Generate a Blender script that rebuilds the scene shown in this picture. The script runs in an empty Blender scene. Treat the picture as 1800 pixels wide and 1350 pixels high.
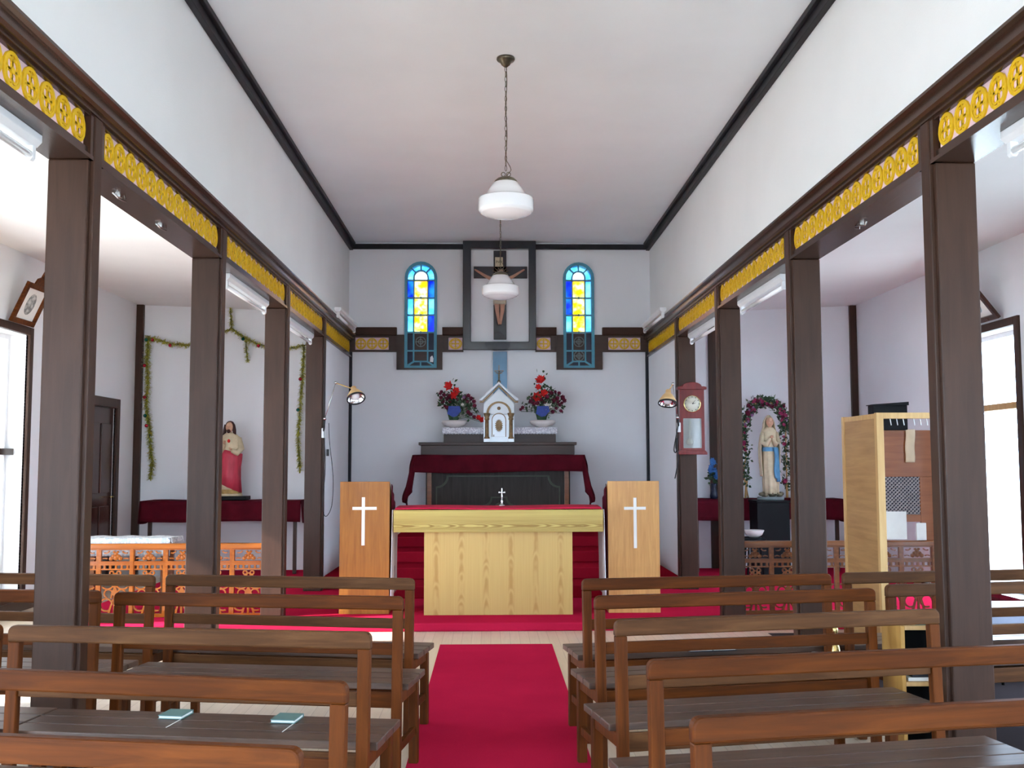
import bpy, bmesh, math, random
from mathutils import Vector, Matrix, Euler
from math import sin, cos, pi, radians as R

C = bpy.context.scene
col = C.collection
rnd = random.Random(7)

# ------------------------------------------------------------------ camera, sky, sun, windows' daylight, exposure
cam_d = bpy.data.cameras.new('camera')
cam_d.lens = 36.0; cam_d.sensor_width = 36.0; cam_d.clip_start = 0.05; cam_d.clip_end = 300
cam = bpy.data.objects.new('camera', cam_d); col.objects.link(cam)
cam.location = (0, 0, 1.38)
cam.matrix_world = Matrix.Translation((0, 0, 1.38)) @ (Matrix.Rotation(-0.0208, 4, 'Z') @ Matrix.Rotation(pi/2 + 0.0774, 4, 'X') @ Matrix.Rotation(-0.0021, 4, 'Z'))
C.camera = cam

world = bpy.data.worlds.new('world'); C.world = world; world.use_nodes = True
bg = world.node_tree.nodes['Background']
bg.inputs[0].default_value = (0.64, 0.83, 1.08, 1); bg.inputs[1].default_value = 7.0

sun_d = bpy.data.lights.new('sun', 'SUN'); sun_d.energy = 8.0; sun_d.angle = R(1.2); sun_d.color = (1.0, .97, .95)
sun = bpy.data.objects.new('sun', sun_d); col.objects.link(sun)
sun.rotation_euler = Vector((.93, .26, -.60)).to_track_quat('-Z', 'Y').to_euler()

C.view_settings.view_transform = 'Standard'
try: C.view_settings.look = 'None'
except Exception: pass
C.view_settings.exposure = 1.38
C.view_settings.gamma = 1.0
C.view_settings.use_curve_mapping = False
C.cycles.max_bounces = 10
C.cycles.diffuse_bounces = 7
C.cycles.transparent_max_bounces = 12
C.cycles.sample_clamp_indirect = 6.0

XL, XR = -1.765, 1.985          # nave faces of the two rows of pillars
WL, WR = -1.795, 2.03           # clerestory walls
OL, OR_ = -4.45, 4.66           # outer aisle walls
BK, FR = 12.9, -2.6             # end walls
PY = (4.44, 6.61, 8.77, 10.74)  # pillars
WINS_L = ((8.48, 9.88, .18, 2.62), (7.05, 8.25, .18, 2.62), (5.55, 6.85, .18, 2.62), (-.3, 1.8, .18, 2.62), (-2.4, -.6, .18, 2.62))  # last two unseen, added for sunlit floor bounce onto the near ceiling
WINS_R = ((8.93, 10.33, .18, 2.6), (5.6, 7.0, .18, 2.6), (2.3, 3.7, .18, 2.6), (-1.2, .2, .18, 2.6))
WINS_F = ((-4.0, -2.4, .3, 2.7), (-1.0, 1.2, .05, 2.7), (2.5, 4.1, .3, 2.7))

def portal(loc, size, direction):
    d = bpy.data.lights.new('window_portal', 'AREA'); d.shape = 'RECTANGLE'; d.size, d.size_y = size
    d.cycles.is_portal = True
    o = bpy.data.objects.new('window_portal', d); col.objects.link(o); o.location = loc
    o.rotation_euler = Vector(direction).to_track_quat('-Z', 'Z').to_euler()
for (a, b, z0, z1) in WINS_L: portal((OL - .3, (a+b)/2, (z0+z1)/2), (b-a, z1-z0), (1, 0, 0))
for (a, b, z0, z1) in WINS_R: portal((OR_ + .3, (a+b)/2, (z0+z1)/2), (b-a, z1-z0), (-1, 0, 0))
for (a, b, z0, z1) in WINS_F: portal(((a+b)/2, FR - .3, (z0+z1)/2), (b-a, z1-z0), (0, 1, 0))

# ------------------------------------------------------------------ materials
def srgb(r, g, b):
    f = lambda c: (c/255/12.92) if c/255 <= .04045 else ((c/255+.055)/1.055)**2.4
    return (f(r), f(g), f(b), 1)
class NT:
    def __init__(s, name):
        s.m = bpy.data.materials.new(name); s.m.use_nodes = True; s.t = s.m.node_tree; s.n = s.t.nodes
        s.p = s.n['Principled BSDF']
    def add(s, typ, **kw):
        n = s.n.new(typ)
        for k, v in kw.items():
            if k.startswith('i_'):
                key = k[2:]; n.inputs[int(key) if key.isdigit() else key.replace('_', ' ')].default_value = v
            else: setattr(n, k, v)
        return n
    def link(s, a, b): s.t.links.new(a, b)
    def coord(s, scale=(1, 1, 1), kind='Object'):
        tc = s.add('ShaderNodeTexCoord'); mp = s.add('ShaderNodeMapping'); mp.inputs['Scale'].default_value = scale
        s.link(tc.outputs[kind], mp.inputs[0]); return mp.outputs[0]
    def noise(s, vec, scale, detail=3, rough=.5, dist=0):
        n = s.add('ShaderNodeTexNoise'); n.inputs['Scale'].default_value = scale; n.inputs['Detail'].default_value = detail
        n.inputs['Roughness'].default_value = rough; n.inputs['Distortion'].default_value = dist
        s.link(vec, n.inputs['Vector']); return n.outputs['Fac']
    def ramp(s, fac, stops):
        r = s.add('ShaderNodeValToRGB'); e = r.color_ramp.elements
        while len(e) < len(stops): e.new(.5)
        for i, (p, c) in enumerate(stops): e[i].position = p; e[i].color = c
        s.link(fac, r.inputs[0]); return r.outputs[0]
    def math(s, op, a, b=None):
        n = s.add('ShaderNodeMath', operation=op)
        for i, v in enumerate((a, b)):
            if v is None: continue
            if isinstance(v, (int, float)): n.inputs[i].default_value = v
            else: s.link(v, n.inputs[i])
        return n.outputs[0]
    def bump(s, h, strength=.2, dist=.01):
        b = s.add('ShaderNodeBump'); b.inputs['Strength'].default_value = strength; b.inputs['Distance'].default_value = dist
        s.link(h, b.inputs['Height']); s.link(b.outputs[0], s.p.inputs['Normal'])
    def set(s, col=None, rough=.5, metal=0, spec=.5, coat=0):
        if col is not None: s.p.inputs['Base Color'].default_value = col
        s.p.inputs['Roughness'].default_value = rough; s.p.inputs['Metallic'].default_value = metal
        s.p.inputs['Specular IOR Level'].default_value = spec; s.p.inputs['Coat Weight'].default_value = coat
        return s
def plain(name, col, rough=.5, metal=0, spec=.25, var=.12, sc=12, bump=0, coat=0, stretch=(1, 1, 1)):
    t = NT(name).set(col, rough, metal, spec, coat)
    f = t.noise(t.coord(stretch), sc, 4)
    lo = tuple(c*(1-var) for c in col[:3]) + (1,); hi = tuple(min(1, c*(1+var)) for c in col[:3]) + (1,)
    t.link(t.ramp(f, [(.3, lo), (.7, hi)]), t.p.inputs['Base Color'])
    if bump: t.bump(f, bump, .01)
    return t.m
def wood(name, dark, light, axis=0, rough=.4, coat=.0, sc=1.0, spec=.3, mid=None):
    coat *= .3
    t = NT(name).set(light, rough, 0, spec, coat)
    st = [14*sc]*3; st[axis] = 1.0*sc
    v = t.coord(tuple(st)); f = t.noise(v, 2.2, 6, .6, .6)
    st2 = [2.0]*3; st2[axis] = .8
    g = t.noise(t.coord(tuple(st2)), 1.6, 3)
    k = t.math('ADD', t.math('MULTIPLY', f, .65), t.math('MULTIPLY', g, .35))
    stops = [(.36, dark), (.64, light)]
    if mid: stops = [(.34, dark), (.5, mid), (.66, light)]
    t.link(t.ramp(k, stops), t.p.inputs['Base Color']); t.bump(f, .12, .004)
    return t.m
def veneer(name, dark, light, xax, zax, pitch, off=0., spread=1.0, freq=26., rough=.45):
    """ply veneer: nested arches repeating every PITCH across xax, running along zax"""
    t = NT(name).set(light, rough, 0, .4)
    tc = t.add('ShaderNodeTexCoord'); sep = t.add('ShaderNodeSeparateXYZ'); t.link(tc.outputs['Object'], sep.inputs[0])
    x = sep.outputs[xax]; z = sep.outputs[zax]
    u = t.math('SUBTRACT', t.math('FRACT', t.math('ADD', t.math('DIVIDE', x, pitch), off)), .5)
    au = t.math('ABSOLUTE', u); u2 = t.math('MULTIPLY', au, au)
    nz = t.noise(t.coord((1.3, 1.3, 1.3)), 3.0, 2)
    arg = t.math('ADD', t.math('MULTIPLY', z, freq), t.math('ADD', t.math('MULTIPLY', u2, 420.*spread), t.math('MULTIPLY', nz, 26.)))
    s = t.math('MULTIPLY', t.math('ADD', t.math('SINE', arg), 1.0), .5)
    st = [60, 60, 60]; st[zax] = 1.2
    fine = t.noise(t.coord(tuple(st)), 1.5, 4)
    fall = t.math('SUBTRACT', 1.0, t.math('MINIMUM', t.math('MULTIPLY', au, 3.2/spread), 1.0))
    k = t.math('ADD', t.math('MULTIPLY', t.math('MULTIPLY', s, fall), .75), t.math('MULTIPLY', fine, .55))
    t.link(t.ramp(k, [(.12, light), (.85, dark)]), t.p.inputs['Base Color'])
    return t.m

def plaster(name, base, bmp=.25):
    t = NT(name).set(base, .85, 0, .2)
    v = t.coord(); f = t.noise(v, 1.3, 4); g = t.noise(v, 140, 2)
    lo = tuple(c*.96 for c in base[:3]) + (1,)
    t.link(t.ramp(f, [(.35, lo), (.65, base)]), t.p.inputs['Base Color']); t.bump(g, bmp, .003)
    return t.m
M = {}
M['plaster'] = plaster('plaster', (.80, .80, .82, 1))
M['plaster_side'] = plaster('plaster_side', (.82, .82, .81, 1))
M['ceiling'] = plaster('ceiling_paper', (.87, .92, .96, 1), .15)
M['aisle_ceiling'] = plaster('aisle_ceiling_paper', (.84, .82, .80, 1), .15)
def stained_wall():
    t = NT('aisle_plaster').set((.8, .78, .76, 1), .85, 0, .2)
    tc = t.add('ShaderNodeTexCoord'); mp = t.add('ShaderNodeMapping'); mp.vector_type = 'TEXTURE'
    mp.inputs['Location'].default_value = (OL, 11.35, 2.36); mp.inputs['Scale'].default_value = (.3, .10, .16)
    t.link(tc.outputs['Object'], mp.inputs[0])
    g = t.add('ShaderNodeTexGradient', gradient_type='SPHERICAL'); t.link(mp.outputs[0], g.inputs[0])
    nn = t.noise(t.coord(), 9, 3)
    k = t.math('MULTIPLY', g.outputs[1], t.math('ADD', nn, .5))
    t.link(t.ramp(k, [(.05, (.80, .80, .81, 1)), (.6, (.62, .47, .26, 1))]), t.p.inputs['Base Color'])
    return t.m
M['aisle_plaster'] = stained_wall()
M['brown'] = wood('brown_painted_wood', (0.0359, 0.0158, 0.008939, 1), (0.05641, 0.02513, 0.0143, 1), 2, .42, .0, spec=.25)
M['brown_y'] = wood('brown_painted_beam', (0.03419, 0.01484, 0.008451, 1), (0.05128, 0.02274, 0.013, 1), 1, .24, .0, spec=.5)
M['brown_x'] = wood('brown_painted_rail', (0.03419, 0.01484, 0.009102, 1), (0.05128, 0.02274, 0.01382, 1), 0, .38, .0, spec=.3)
M['black_trim'] = plain('black_trim', (.016, .015, .019, 1), .45, spec=.2, var=.2)
M['black'] = plain('black_paint', (.006, .006, .007, 1), .5, spec=.12)
M['pink_board'] = plain('pale_pink_board', srgb(222, 190, 196), .6, var=.05)
M['yellow'] = plain('mustard_fretwork', srgb(214, 172, 22), .5, var=.12, sc=30)
M['teal'] = plain('teal_painted_wood', srgb(84, 150, 172), .4, var=.08)
M['dark_pane'] = plain('dark_leaded_pane', srgb(40, 44, 62), .15, var=.1)
M['grey_fret'] = plain('grey_fretwork', srgb(120, 130, 130), .5)
M['sky_sheen_board'] = plain('sky_sheen_on_brown_board', srgb(84, 136, 172), .2, var=.12, sc=4, spec=.6, coat=.5)  # dark brown gloss board; the blue sky it reflects is put into the colour
M['frame_dark'] = plain('dark_glossy_frame_paint', srgb(24, 31, 40), .2, var=.15, sc=5, spec=.6, coat=.6)
def carpet(name, c, sc=420):
    t = NT(name).set(c, 1.0, 0, .0)
    v = t.coord(); f = t.noise(v, sc, 2); g = t.noise(v, 2.0, 3)
    k = t.math('ADD', t.math('MULTIPLY', f, .6), t.math('MULTIPLY', g, .4))
    t.link(t.ramp(k, [(.35, tuple(x*.82 for x in c[:3]) + (1,)), (.65, tuple(min(1, x*1.12) for x in c[:3]) + (1,))]), t.p.inputs['Base Color'])
    t.bump(f, .4, .004)
    return t.m
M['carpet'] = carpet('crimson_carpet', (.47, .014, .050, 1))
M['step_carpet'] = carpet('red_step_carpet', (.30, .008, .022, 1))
M['mat'] = carpet('grey_brown_matting', (.055, .045, .048, 1))
def floorwood():
    t = NT('pale_wood_floor').set((.6, .45, .28, 1), .28, 0, .5)
    b = t.add('ShaderNodeTexBrick'); b.offset = .37
    b.inputs['Scale'].default_value = 1.0; b.inputs['Brick Width'].default_value = 1.8; b.inputs['Row Height'].default_value = .076
    b.inputs['Mortar Size'].default_value = .0012; b.inputs['Color1'].default_value = (.74, .61, .47, 1)
    b.inputs['Color2'].default_value = (.68, .54, .40, 1); b.inputs['Mortar'].default_value = (.36, .26, .18, 1)
    tc = t.add('ShaderNodeTexCoord'); mp = t.add('ShaderNodeMapping'); mp.inputs['Rotation'].default_value = (0, 0, pi/2)
    t.link(tc.outputs['Object'], mp.inputs[0]); t.link(mp.outputs[0], b.inputs['Vector'])
    f = t.noise(t.coord((26, 1.6, 1)), 2.0, 5)
    mx = t.add('ShaderNodeMix', data_type='RGBA', blend_type='MULTIPLY'); mx.inputs[0].default_value = .5
    t.link(b.outputs['Color'], mx.inputs[6]); t.link(t.ramp(f, [(.3, (.8, .78, .74, 1)), (.7, (1, 1, 1, 1))]), mx.inputs[7])
    t.link(mx.outputs[2], t.p.inputs['Base Color'])
    return t.m
M['floor'] = floorwood()
M['pew'] = wood('oiled_teak', (0.03937, 0.009687, 0.001311, 1), (0.1349, 0.03576, 0.004224, 1), 0, .5, .0, 1.0, mid=(0.08435, 0.02077, 0.002476, 1), spec=.12)
M['pew_pale'] = wood('worn_teak', (0.04672, 0.01855, 0.007207, 1), (0.1437, 0.06274, 0.02277, 1), 0, .5, .0, 1.0, mid=(0.08984, 0.03546, 0.01233, 1), spec=.12)
M['pew_v'] = wood('oiled_teak_upright', (0.04499, 0.01039, 0.001311, 1), (0.1349, 0.03461, 0.004007, 1), 2, .5, .0, 1.0, spec=.12)
M['seat'] = wood('weathered_seat_boards', (0.04505, 0.02319, 0.0148, 1), (0.1273, 0.07189, 0.04727, 1), 0, .36, .0, 1.0, mid=(0.07952, 0.04266, 0.02713, 1), spec=.4)
M['altar_top'] = veneer('altar_slab_veneer', (.27, .15, .02, 1), (.58, .44, .12, 1), 2, 0, .22, .0, 1.9, 27)
M['altar_body'] = veneer('altar_front_veneer', (0.4275, 0.2399, 0.05772, 1), (0.5643, 0.3679, 0.1154, 1), 0, 2, .2165, .0, .5, 34)
M['lect_l'] = wood('amber_veneer', (0.255, 0.09, 0.01375, 1), (0.3825, 0.15, 0.02475, 1), 2, .35, .1, 1.2)
M['lect_r'] = wood('pale_veneer', (0.532, 0.2552, 0.0792, 1), (0.703, 0.3784, 0.1296, 1), 2, .35, .1, 1.2)
M['ply'] = wood('plywood_panel', (0.336, 0.1739, 0.062, 1), (0.464, 0.2664, 0.1054, 1), 1, .45, .0, .8)
M['ply_edge'] = wood('pale_pine', (0.51, 0.2964, 0.1116, 1), (0.663, 0.4212, 0.1798, 1), 2, .4, .0, .8)
M['yellow_pine'] = wood('yellow_pine', (0.39, 0.195, 0.04, 1), (0.51, 0.286, 0.075, 1), 2, .4, .0, .8)
M['redwood'] = wood('reddish_panel_wood', (0.2178, 0.06175, 0.01733, 1), (0.33, 0.1045, 0.0315, 1), 0, .4, .1, .6)
M['orange_wood'] = wood('orange_varnished_wood', (0.2856, 0.06919, 0.0055, 1), (0.4216, 0.1205, 0.01238, 1), 0, .22, .5, 1.0)
M['red_brown_wood'] = wood('red_brown_varnished_wood', (0.15, 0.04875, 0.015, 1), (0.255, 0.091, 0.03, 1), 0, .28, .3, 1.0)
M['dark_door'] = wood('dark_door_wood', (.030, .013, .009, 1), (.085, .030, .018, 1), 2, .25, .3)
M['dark_cab'] = wood('dark_cabinet_wood', (.022, .018, .015, 1), (.045, .036, .030, 1), 2, .5, .0, spec=.15)
M['dark_gilt'] = plain('dull_green_gilt', (.05, .055, .035, 1), .4)
M['gilt'] = plain('dull_gilt', (.24, .15, .07, 1), .42, metal=.3, var=.3, sc=40)
M['maroon'] = plain('maroon_velvet', (.075, .004, .010, 1), .9, spec=.1, var=.25, sc=6)
M['altar_red'] = plain('crimson_altar_cloth', (.55, .012, .05, 1), .8, spec=.2, var=.08)
M['white_cloth'] = plain('white_linen', (.80, .79, .84, 1), .8, spec=.2, var=.04)
def damask():
    t = NT('white_damask').set((.8, .8, .8, 1), .35, 0, .5)
    v = t.coord(); a = t.noise(v, 26, 2, .5, 1.5)
    t.link(t.ramp(a, [(.46, (.48, .52, .54, 1)), (.52, (.86, .86, .86, 1))]), t.p.inputs['Base Color'])
    return t.m
M['damask'] = damask()
def lace():
    t = NT('white_lace').set((.8, .78, .82, 1), .8, 0, .2)
    b = t.add('ShaderNodeTexVoronoi'); b.inputs['Scale'].default_value = 55; t.link(t.coord(), b.inputs['Vector'])
    t.link(t.ramp(b.outputs['Distance'], [(.25, (.86, .85, .88, 1)), (.6, (.52, .50, .56, 1))]), t.p.inputs['Base Color'])
    return t.m
M['lace'] = lace()
M['white_paint'] = plain('white_gloss_paint', (.78, .82, .84, 1), .25, var=.03, coat=.4)
M['white_metal'] = plain('white_enamel', (.76, .77, .78, 1), .3, var=.03)
def opal(name, base):
    t = NT(name).set(base, .12, 0, .5, .6)
    t.p.inputs['Subsurface Weight'].default_value = .6; t.p.inputs['Subsurface Radius'].default_value = (.05, .05, .05)
    return t.m
M['opal'] = opal('opal_glass', (.93, .93, .95, 1))
M['tube'] = opal('fluorescent_tube_glass', (.93, .94, .95, 1))
M['bronze'] = plain('aged_bronze', (.16, .14, .10, 1), .35, metal=.9, var=.3, sc=30)
M['brass'] = plain('polished_brass', (.78, .60, .24, 1), .18, metal=1.0, var=.1)
M['steel'] = plain('bare_steel', (.62, .60, .58, 1), .25, metal=1.0, var=.1)
M['chrome'] = plain('chrome_reflector', (.85, .85, .87, 1), .10, metal=1.0, var=.03)
M['cream_enamel'] = plain('cream_enamel', srgb(226, 186, 132), .35, var=.05)
M['black_rubber'] = plain('black_rubber', (.02, .02, .022, 1), .5)
M['clock_red'] = wood('mahogany_red_case', (0.12, 0.011, 0.011, 1), (0.2025, 0.0225, 0.02, 1), 2, .3, .3)
M['dial'] = plain('ivory_dial', (.62, .60, .50, 1), .5, var=.04)
M['cross_white'] = plain('white_cross_paint', (.82, .80, .76, 1), .5, var=.02)
M['skin'] = plain('painted_flesh', srgb(196, 148, 126), .5, var=.06)
M['statue_skin'] = plain('painted_statue_flesh', srgb(206, 164, 136), .5, var=.06)
M['hair'] = plain('painted_brown_hair', srgb(66, 38, 34), .5, var=.2, sc=60)
M['statue_cream'] = plain('cream_painted_plaster', srgb(206, 190, 158), .5, var=.12, sc=18)
M['statue_red'] = plain('rose_red_painted_plaster', srgb(190, 62, 80), .4, var=.22, sc=14, stretch=(1, 1, .3))
M['statue_gold'] = plain('ochre_painted_plaster', srgb(176, 146, 92), .5, var=.2, sc=20)
M['statue_blue'] = plain('blue_painted_sash', srgb(88, 142, 178), .4, var=.1)
M['rock'] = plain('painted_rock', srgb(112, 104, 84), .7, var=.35, sc=30, bump=.5)
M['loincloth'] = plain('pale_loincloth', srgb(200, 190, 170), .6)
M['leaf'] = plain('artificial_leaf', srgb(58, 84, 56), .5, var=.35, sc=30)
M['leaf_grey'] = plain('grey_green_leaf', srgb(120, 134, 112), .6, var=.3, sc=30)
M['fl_red'] = plain('red_petals', srgb(214, 40, 38), .6, var=.15, sc=30)
M['fl_wine'] = plain('wine_petals', srgb(108, 28, 54), .6, var=.2, sc=30)
M['fl_pink'] = plain('pink_petals', srgb(166, 58, 100), .6, var=.2, sc=30)
M['fl_white'] = plain('white_petals', srgb(222, 214, 206), .6, var=.06)
M['fl_blue'] = plain('blue_petals', srgb(60, 110, 170), .6, var=.15)
M['fl_mauve'] = plain('mauve_petals', srgb(150, 110, 150), .6, var=.15)
M['blue_foil'] = plain('royal_blue_foil', srgb(34, 58, 140), .4, var=.2, sc=20)
M['bowl'] = plain('cream_ceramic', srgb(214, 204, 200), .3, var=.04)
M['tinsel'] = plain('gold_green_tinsel', (.50, .47, .06, 1), .3, metal=.35, var=.5, sc=60, spec=.5)
M['tinsel_dark'] = plain('green_tinsel_core', (.07, .10, .04, 1), .4, metal=.3, var=.3)
M['bauble'] = plain('red_bauble', (.42, .012, .03, 1), .15, metal=.4)
M['bauble_green'] = plain('green_bauble', (.01, .12, .08, 1), .2, metal=.4)
M['book_black'] = plain('black_book_cover', (.02, .02, .024, 1), .5)
M['paper'] = plain('book_pages', (.80, .79, .74, 1), .7, var=.03)
M['teal_book'] = plain('teal_book_cover', srgb(96, 130, 126), .5, var=.08)
M['cushion'] = plain('pale_blue_cushion', srgb(176, 184, 206), .35, var=.06)
M['lattice'] = plain('pale_grey_lattice', srgb(150, 140, 140), .5)
M['stole'] = plain('cream_ribbon', srgb(214, 190, 160), .7, var=.06)
M['sign'] = plain('ivory_plate', srgb(200, 186, 156), .5, var=.08)
M['ground'] = plain('pale_gravel', (.55, .52, .46, 1), .9, var=.15, sc=4)
M['out_wall'] = plain('exterior_render', (.7, .69, .66, 1), .9, var=.06)
def glass(name, tint, gl=.08):
    m = bpy.data.materials.new(name); m.use_nodes = True; t = m.node_tree; t.nodes.clear()
    o = t.nodes.new('ShaderNodeOutputMaterial'); mx = t.nodes.new('ShaderNodeMixShader'); mx.inputs[0].default_value = gl
    a = t.nodes.new('ShaderNodeBsdfTransparent'); a.inputs[0].default_value = tint
    b = t.nodes.new('ShaderNodeBsdfGlossy'); b.inputs['Roughness'].default_value = .03
    t.links.new(a.outputs[0], mx.inputs[1]); t.links.new(b.outputs[0], mx.inputs[2]); t.links.new(mx.outputs[0], o.inputs[0])
    return m
def stain(name, c1, c2, sc=14, gl=.04):
    m = bpy.data.materials.new(name); m.use_nodes = True; t = m.node_tree; t.nodes.clear()
    o = t.nodes.new('ShaderNodeOutputMaterial'); mx = t.nodes.new('ShaderNodeMixShader'); mx.inputs[0].default_value = gl
    tc = t.nodes.new('ShaderNodeTexCoord'); nz = t.nodes.new('ShaderNodeTexNoise'); nz.inputs['Scale'].default_value = sc
    rp = t.nodes.new('ShaderNodeValToRGB'); rp.color_ramp.elements[0].position = .38; rp.color_ramp.elements[1].position = .62
    rp.color_ramp.elements[0].color = c1; rp.color_ramp.elements[1].color = c2
    a = t.nodes.new('ShaderNodeBsdfTransparent'); b = t.nodes.new('ShaderNodeBsdfGlossy'); b.inputs['Roughness'].default_value = .1
    t.links.new(tc.outputs['Object'], nz.inputs['Vector']); t.links.new(nz.outputs['Fac'], rp.inputs[0]); t.links.new(rp.outputs[0], a.inputs[0])
    t.links.new(a.outputs[0], mx.inputs[1]); t.links.new(b.outputs[0], mx.inputs[2]); t.links.new(mx.outputs[0], o.inputs[0])
    return m
M['clear'] = glass('clear_window_glass', (.97, .98, .98, 1), .05)
def frosted():
    m = bpy.data.materials.new('frosted_window_glass'); m.use_nodes = True; t = m.node_tree; t.nodes.clear()
    o = t.nodes.new('ShaderNodeOutputMaterial'); a = t.nodes.new('ShaderNodeBsdfTranslucent'); a.inputs[0].default_value = (.55, .53, .50, 1)
    b = t.nodes.new('ShaderNodeBsdfGlossy'); b.inputs['Roughness'].default_value = .2; mx = t.nodes.new('ShaderNodeMixShader'); mx.inputs[0].default_value = .04
    t.links.new(a.outputs[0], mx.inputs[1]); t.links.new(b.outputs[0], mx.inputs[2]); t.links.new(mx.outputs[0], o.inputs[0]); return m
M['frosted'] = frosted()
M['clock_glass'] = glass('clock_glass', (.75, .8, .82, 1), .25)
M['st_amber'] = stain('amber_stained_glass', (.80, .36, .01, 1), (.78, .60, .28, 1), 16)
M['st_white'] = stain('white_stained_glass', (.5, .5, .5, 1), (.6, .6, .6, 1), 8)
M['st_sky'] = stain('pale_blue_stained_glass', (.10, .26, .42, 1), (.20, .36, .42, 1), 8)
M['st_blue'] = stain('deep_blue_stained_glass', (.006, .04, .42, 1), (.04, .18, .45, 1), 8)

# ------------------------------------------------------------------ mesh helpers
class MB:
    def __init__(s): s.v = []; s.f = []; s.sm = []
    def add(s, vs, fs, smooth=False):
        k = len(s.v); s.v += [tuple(v) for v in vs]
        for f in fs: s.f.append(tuple(i+k for i in f)); s.sm.append(smooth)
        return s
    def box(s, x0, x1, y0, y1, z0, z1):
        vs = [(x, y, z) for x in (x0, x1) for y in (y0, y1) for z in (z0, z1)]
        return s.add(vs, [(0, 1, 3, 2), (4, 6, 7, 5), (0, 4, 5, 1), (2, 3, 7, 6), (0, 2, 6, 4), (1, 5, 7, 3)])
    def hexa(s, b, t):
        """b, t: four bottom and four top corners, same order"""
        return s.add(list(b)+list(t), [(3, 2, 1, 0), (4, 5, 6, 7)] + [(i, (i+1) % 4, (i+1) % 4+4, i+4) for i in range(4)])
    def prism(s, pts, a0, a1, axis='y', smooth=False):
        """closed outline of (u, w) extruded from a0 to a1: axis y -> (x,z), x -> (y,z), z -> (x,y)"""
        n = len(pts)
        def P(p, a): return {'y': (p[0], a, p[1]), 'x': (a, p[0], p[1]), 'z': (p[0], p[1], a)}[axis]
        vs = [P(p, a0) for p in pts] + [P(p, a1) for p in pts]
        fs = [(i, (i+1) % n, (i+1) % n+n, i+n) for i in range(n)]
        k = len(s.v); s.v += vs
        for f in fs: s.f.append(tuple(i+k for i in f)); s.sm.append(smooth)
        s.f.append(tuple(k+i for i in reversed(range(n)))); s.sm.append(False)
        s.f.append(tuple(k+n+i for i in range(n))); s.sm.append(False)
        return s
    def ring(s, outer, inner, a0, a1, axis='y'):
        """flat ring between two outlines with the same count, extruded"""
        n = len(outer)
        def P(p, a): return {'y': (p[0], a, p[1]), 'x': (a, p[0], p[1]), 'z': (p[0], p[1], a)}[axis]
        vs = [P(p, a0) for p in outer]+[P(p, a0) for p in inner]+[P(p, a1) for p in outer]+[P(p, a1) for p in inner]
        fs = []
        for i in range(n):
            j = (i+1) % n
            fs += [(i, j, n+j, n+i), (2*n+i, 3*n+i, 3*n+j, 2*n+j), (i, 2*n+i, 2*n+j, j), (n+i, n+j, 3*n+j, 3*n+i)]
        return s.add(vs, fs)
    def tube(s, pts, r, n=8, caps=True, smooth=True):
        pts = [Vector(p) for p in pts]; rs = r if isinstance(r, (list, tuple)) else [r]*len(pts)
        k = len(s.v); up = None
        for i, p in enumerate(pts):
            d = (pts[min(i+1, len(pts)-1)]-pts[max(i-1, 0)]).normalized()
            if up is None: up = d.orthogonal().normalized()
            up = (up - d*up.dot(d))
            up = up.normalized() if up.length > 1e-5 else d.orthogonal().normalized()
            w = d.cross(up)
            for j in range(n):
                a = 2*pi*j/n; s.v.append(tuple(p + (up*cos(a)+w*sin(a))*rs[i]))
        for i in range(len(pts)-1):
            for j in range(n):
                q = (j+1) % n
                s.f.append((k+i*n+j, k+i*n+q, k+(i+1)*n+q, k+(i+1)*n+j)); s.sm.append(smooth)
        if caps:
            s.f.append(tuple(k+j for j in reversed(range(n)))); s.sm.append(False)
            s.f.append(tuple(k+(len(pts)-1)*n+j for j in range(n))); s.sm.append(False)
        return s
    def lathe(s, prof, c=(0, 0, 0), n=24, sx=1, sy=1, axis=None, closed=True, smooth=True):
        """prof: (r, z) list; axis: optional rotation matrix"""
        k = len(s.v); c = Vector(c); Rm = axis or Matrix.Identity(3)
        for r, z in prof:
            for j in range(n):
                a = 2*pi*j/n; s.v.append(tuple(c + Rm @ Vector((r*cos(a)*sx, r*sin(a)*sy, z))))
        for i in range(len(prof)-1):
            for j in range(n):
                q = (j+1) % n
                s.f.append((k+i*n+j, k+i*n+q, k+(i+1)*n+q, k+(i+1)*n+j)); s.sm.append(smooth)
        if closed:
            s.f.append(tuple(k+j for j in reversed(range(n)))); s.sm.append(False)
            s.f.append(tuple(k+(len(prof)-1)*n+j for j in range(n))); s.sm.append(False)
        return s
    def ball(s, c, r, n=12, m=8, sc=(1, 1, 1)):
        prof = [(max(1e-4, sin(pi*i/m))*r, -cos(pi*i/m)*r) for i in range(m+1)]
        k = len(s.v)
        s.lathe(prof, (0, 0, 0), n)
        for i in range(k, len(s.v)): v = s.v[i]; s.v[i] = (c[0]+v[0]*sc[0], c[1]+v[1]*sc[1], c[2]+v[2]*sc[2])
        return s
    def grid(s, fn, nu, nv, smooth=True, thick=None):
        k = len(s.v)
        for i in range(nu+1):
            for j in range(nv+1): s.v.append(tuple(fn(i/nu, j/nv)))
        for i in range(nu):
            for j in range(nv):
                a = k+i*(nv+1)+j; s.f.append((a, a+1, a+nv+2, a+nv+1)); s.sm.append(smooth)
        return s
    def mat(s, m):
        s.v = [tuple(m @ Vector(v)) for v in s.v]; return s
    def mesh(s, name):
        me = bpy.data.meshes.new(name); me.from_pydata(s.v, [], s.f)
        me.polygons.foreach_set('use_smooth', s.sm)
        bm = bmesh.new(); bm.from_mesh(me); bmesh.ops.recalc_face_normals(bm, faces=bm.faces); bm.to_mesh(me); bm.free()
        me.update(); return me
ORG = {}
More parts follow.
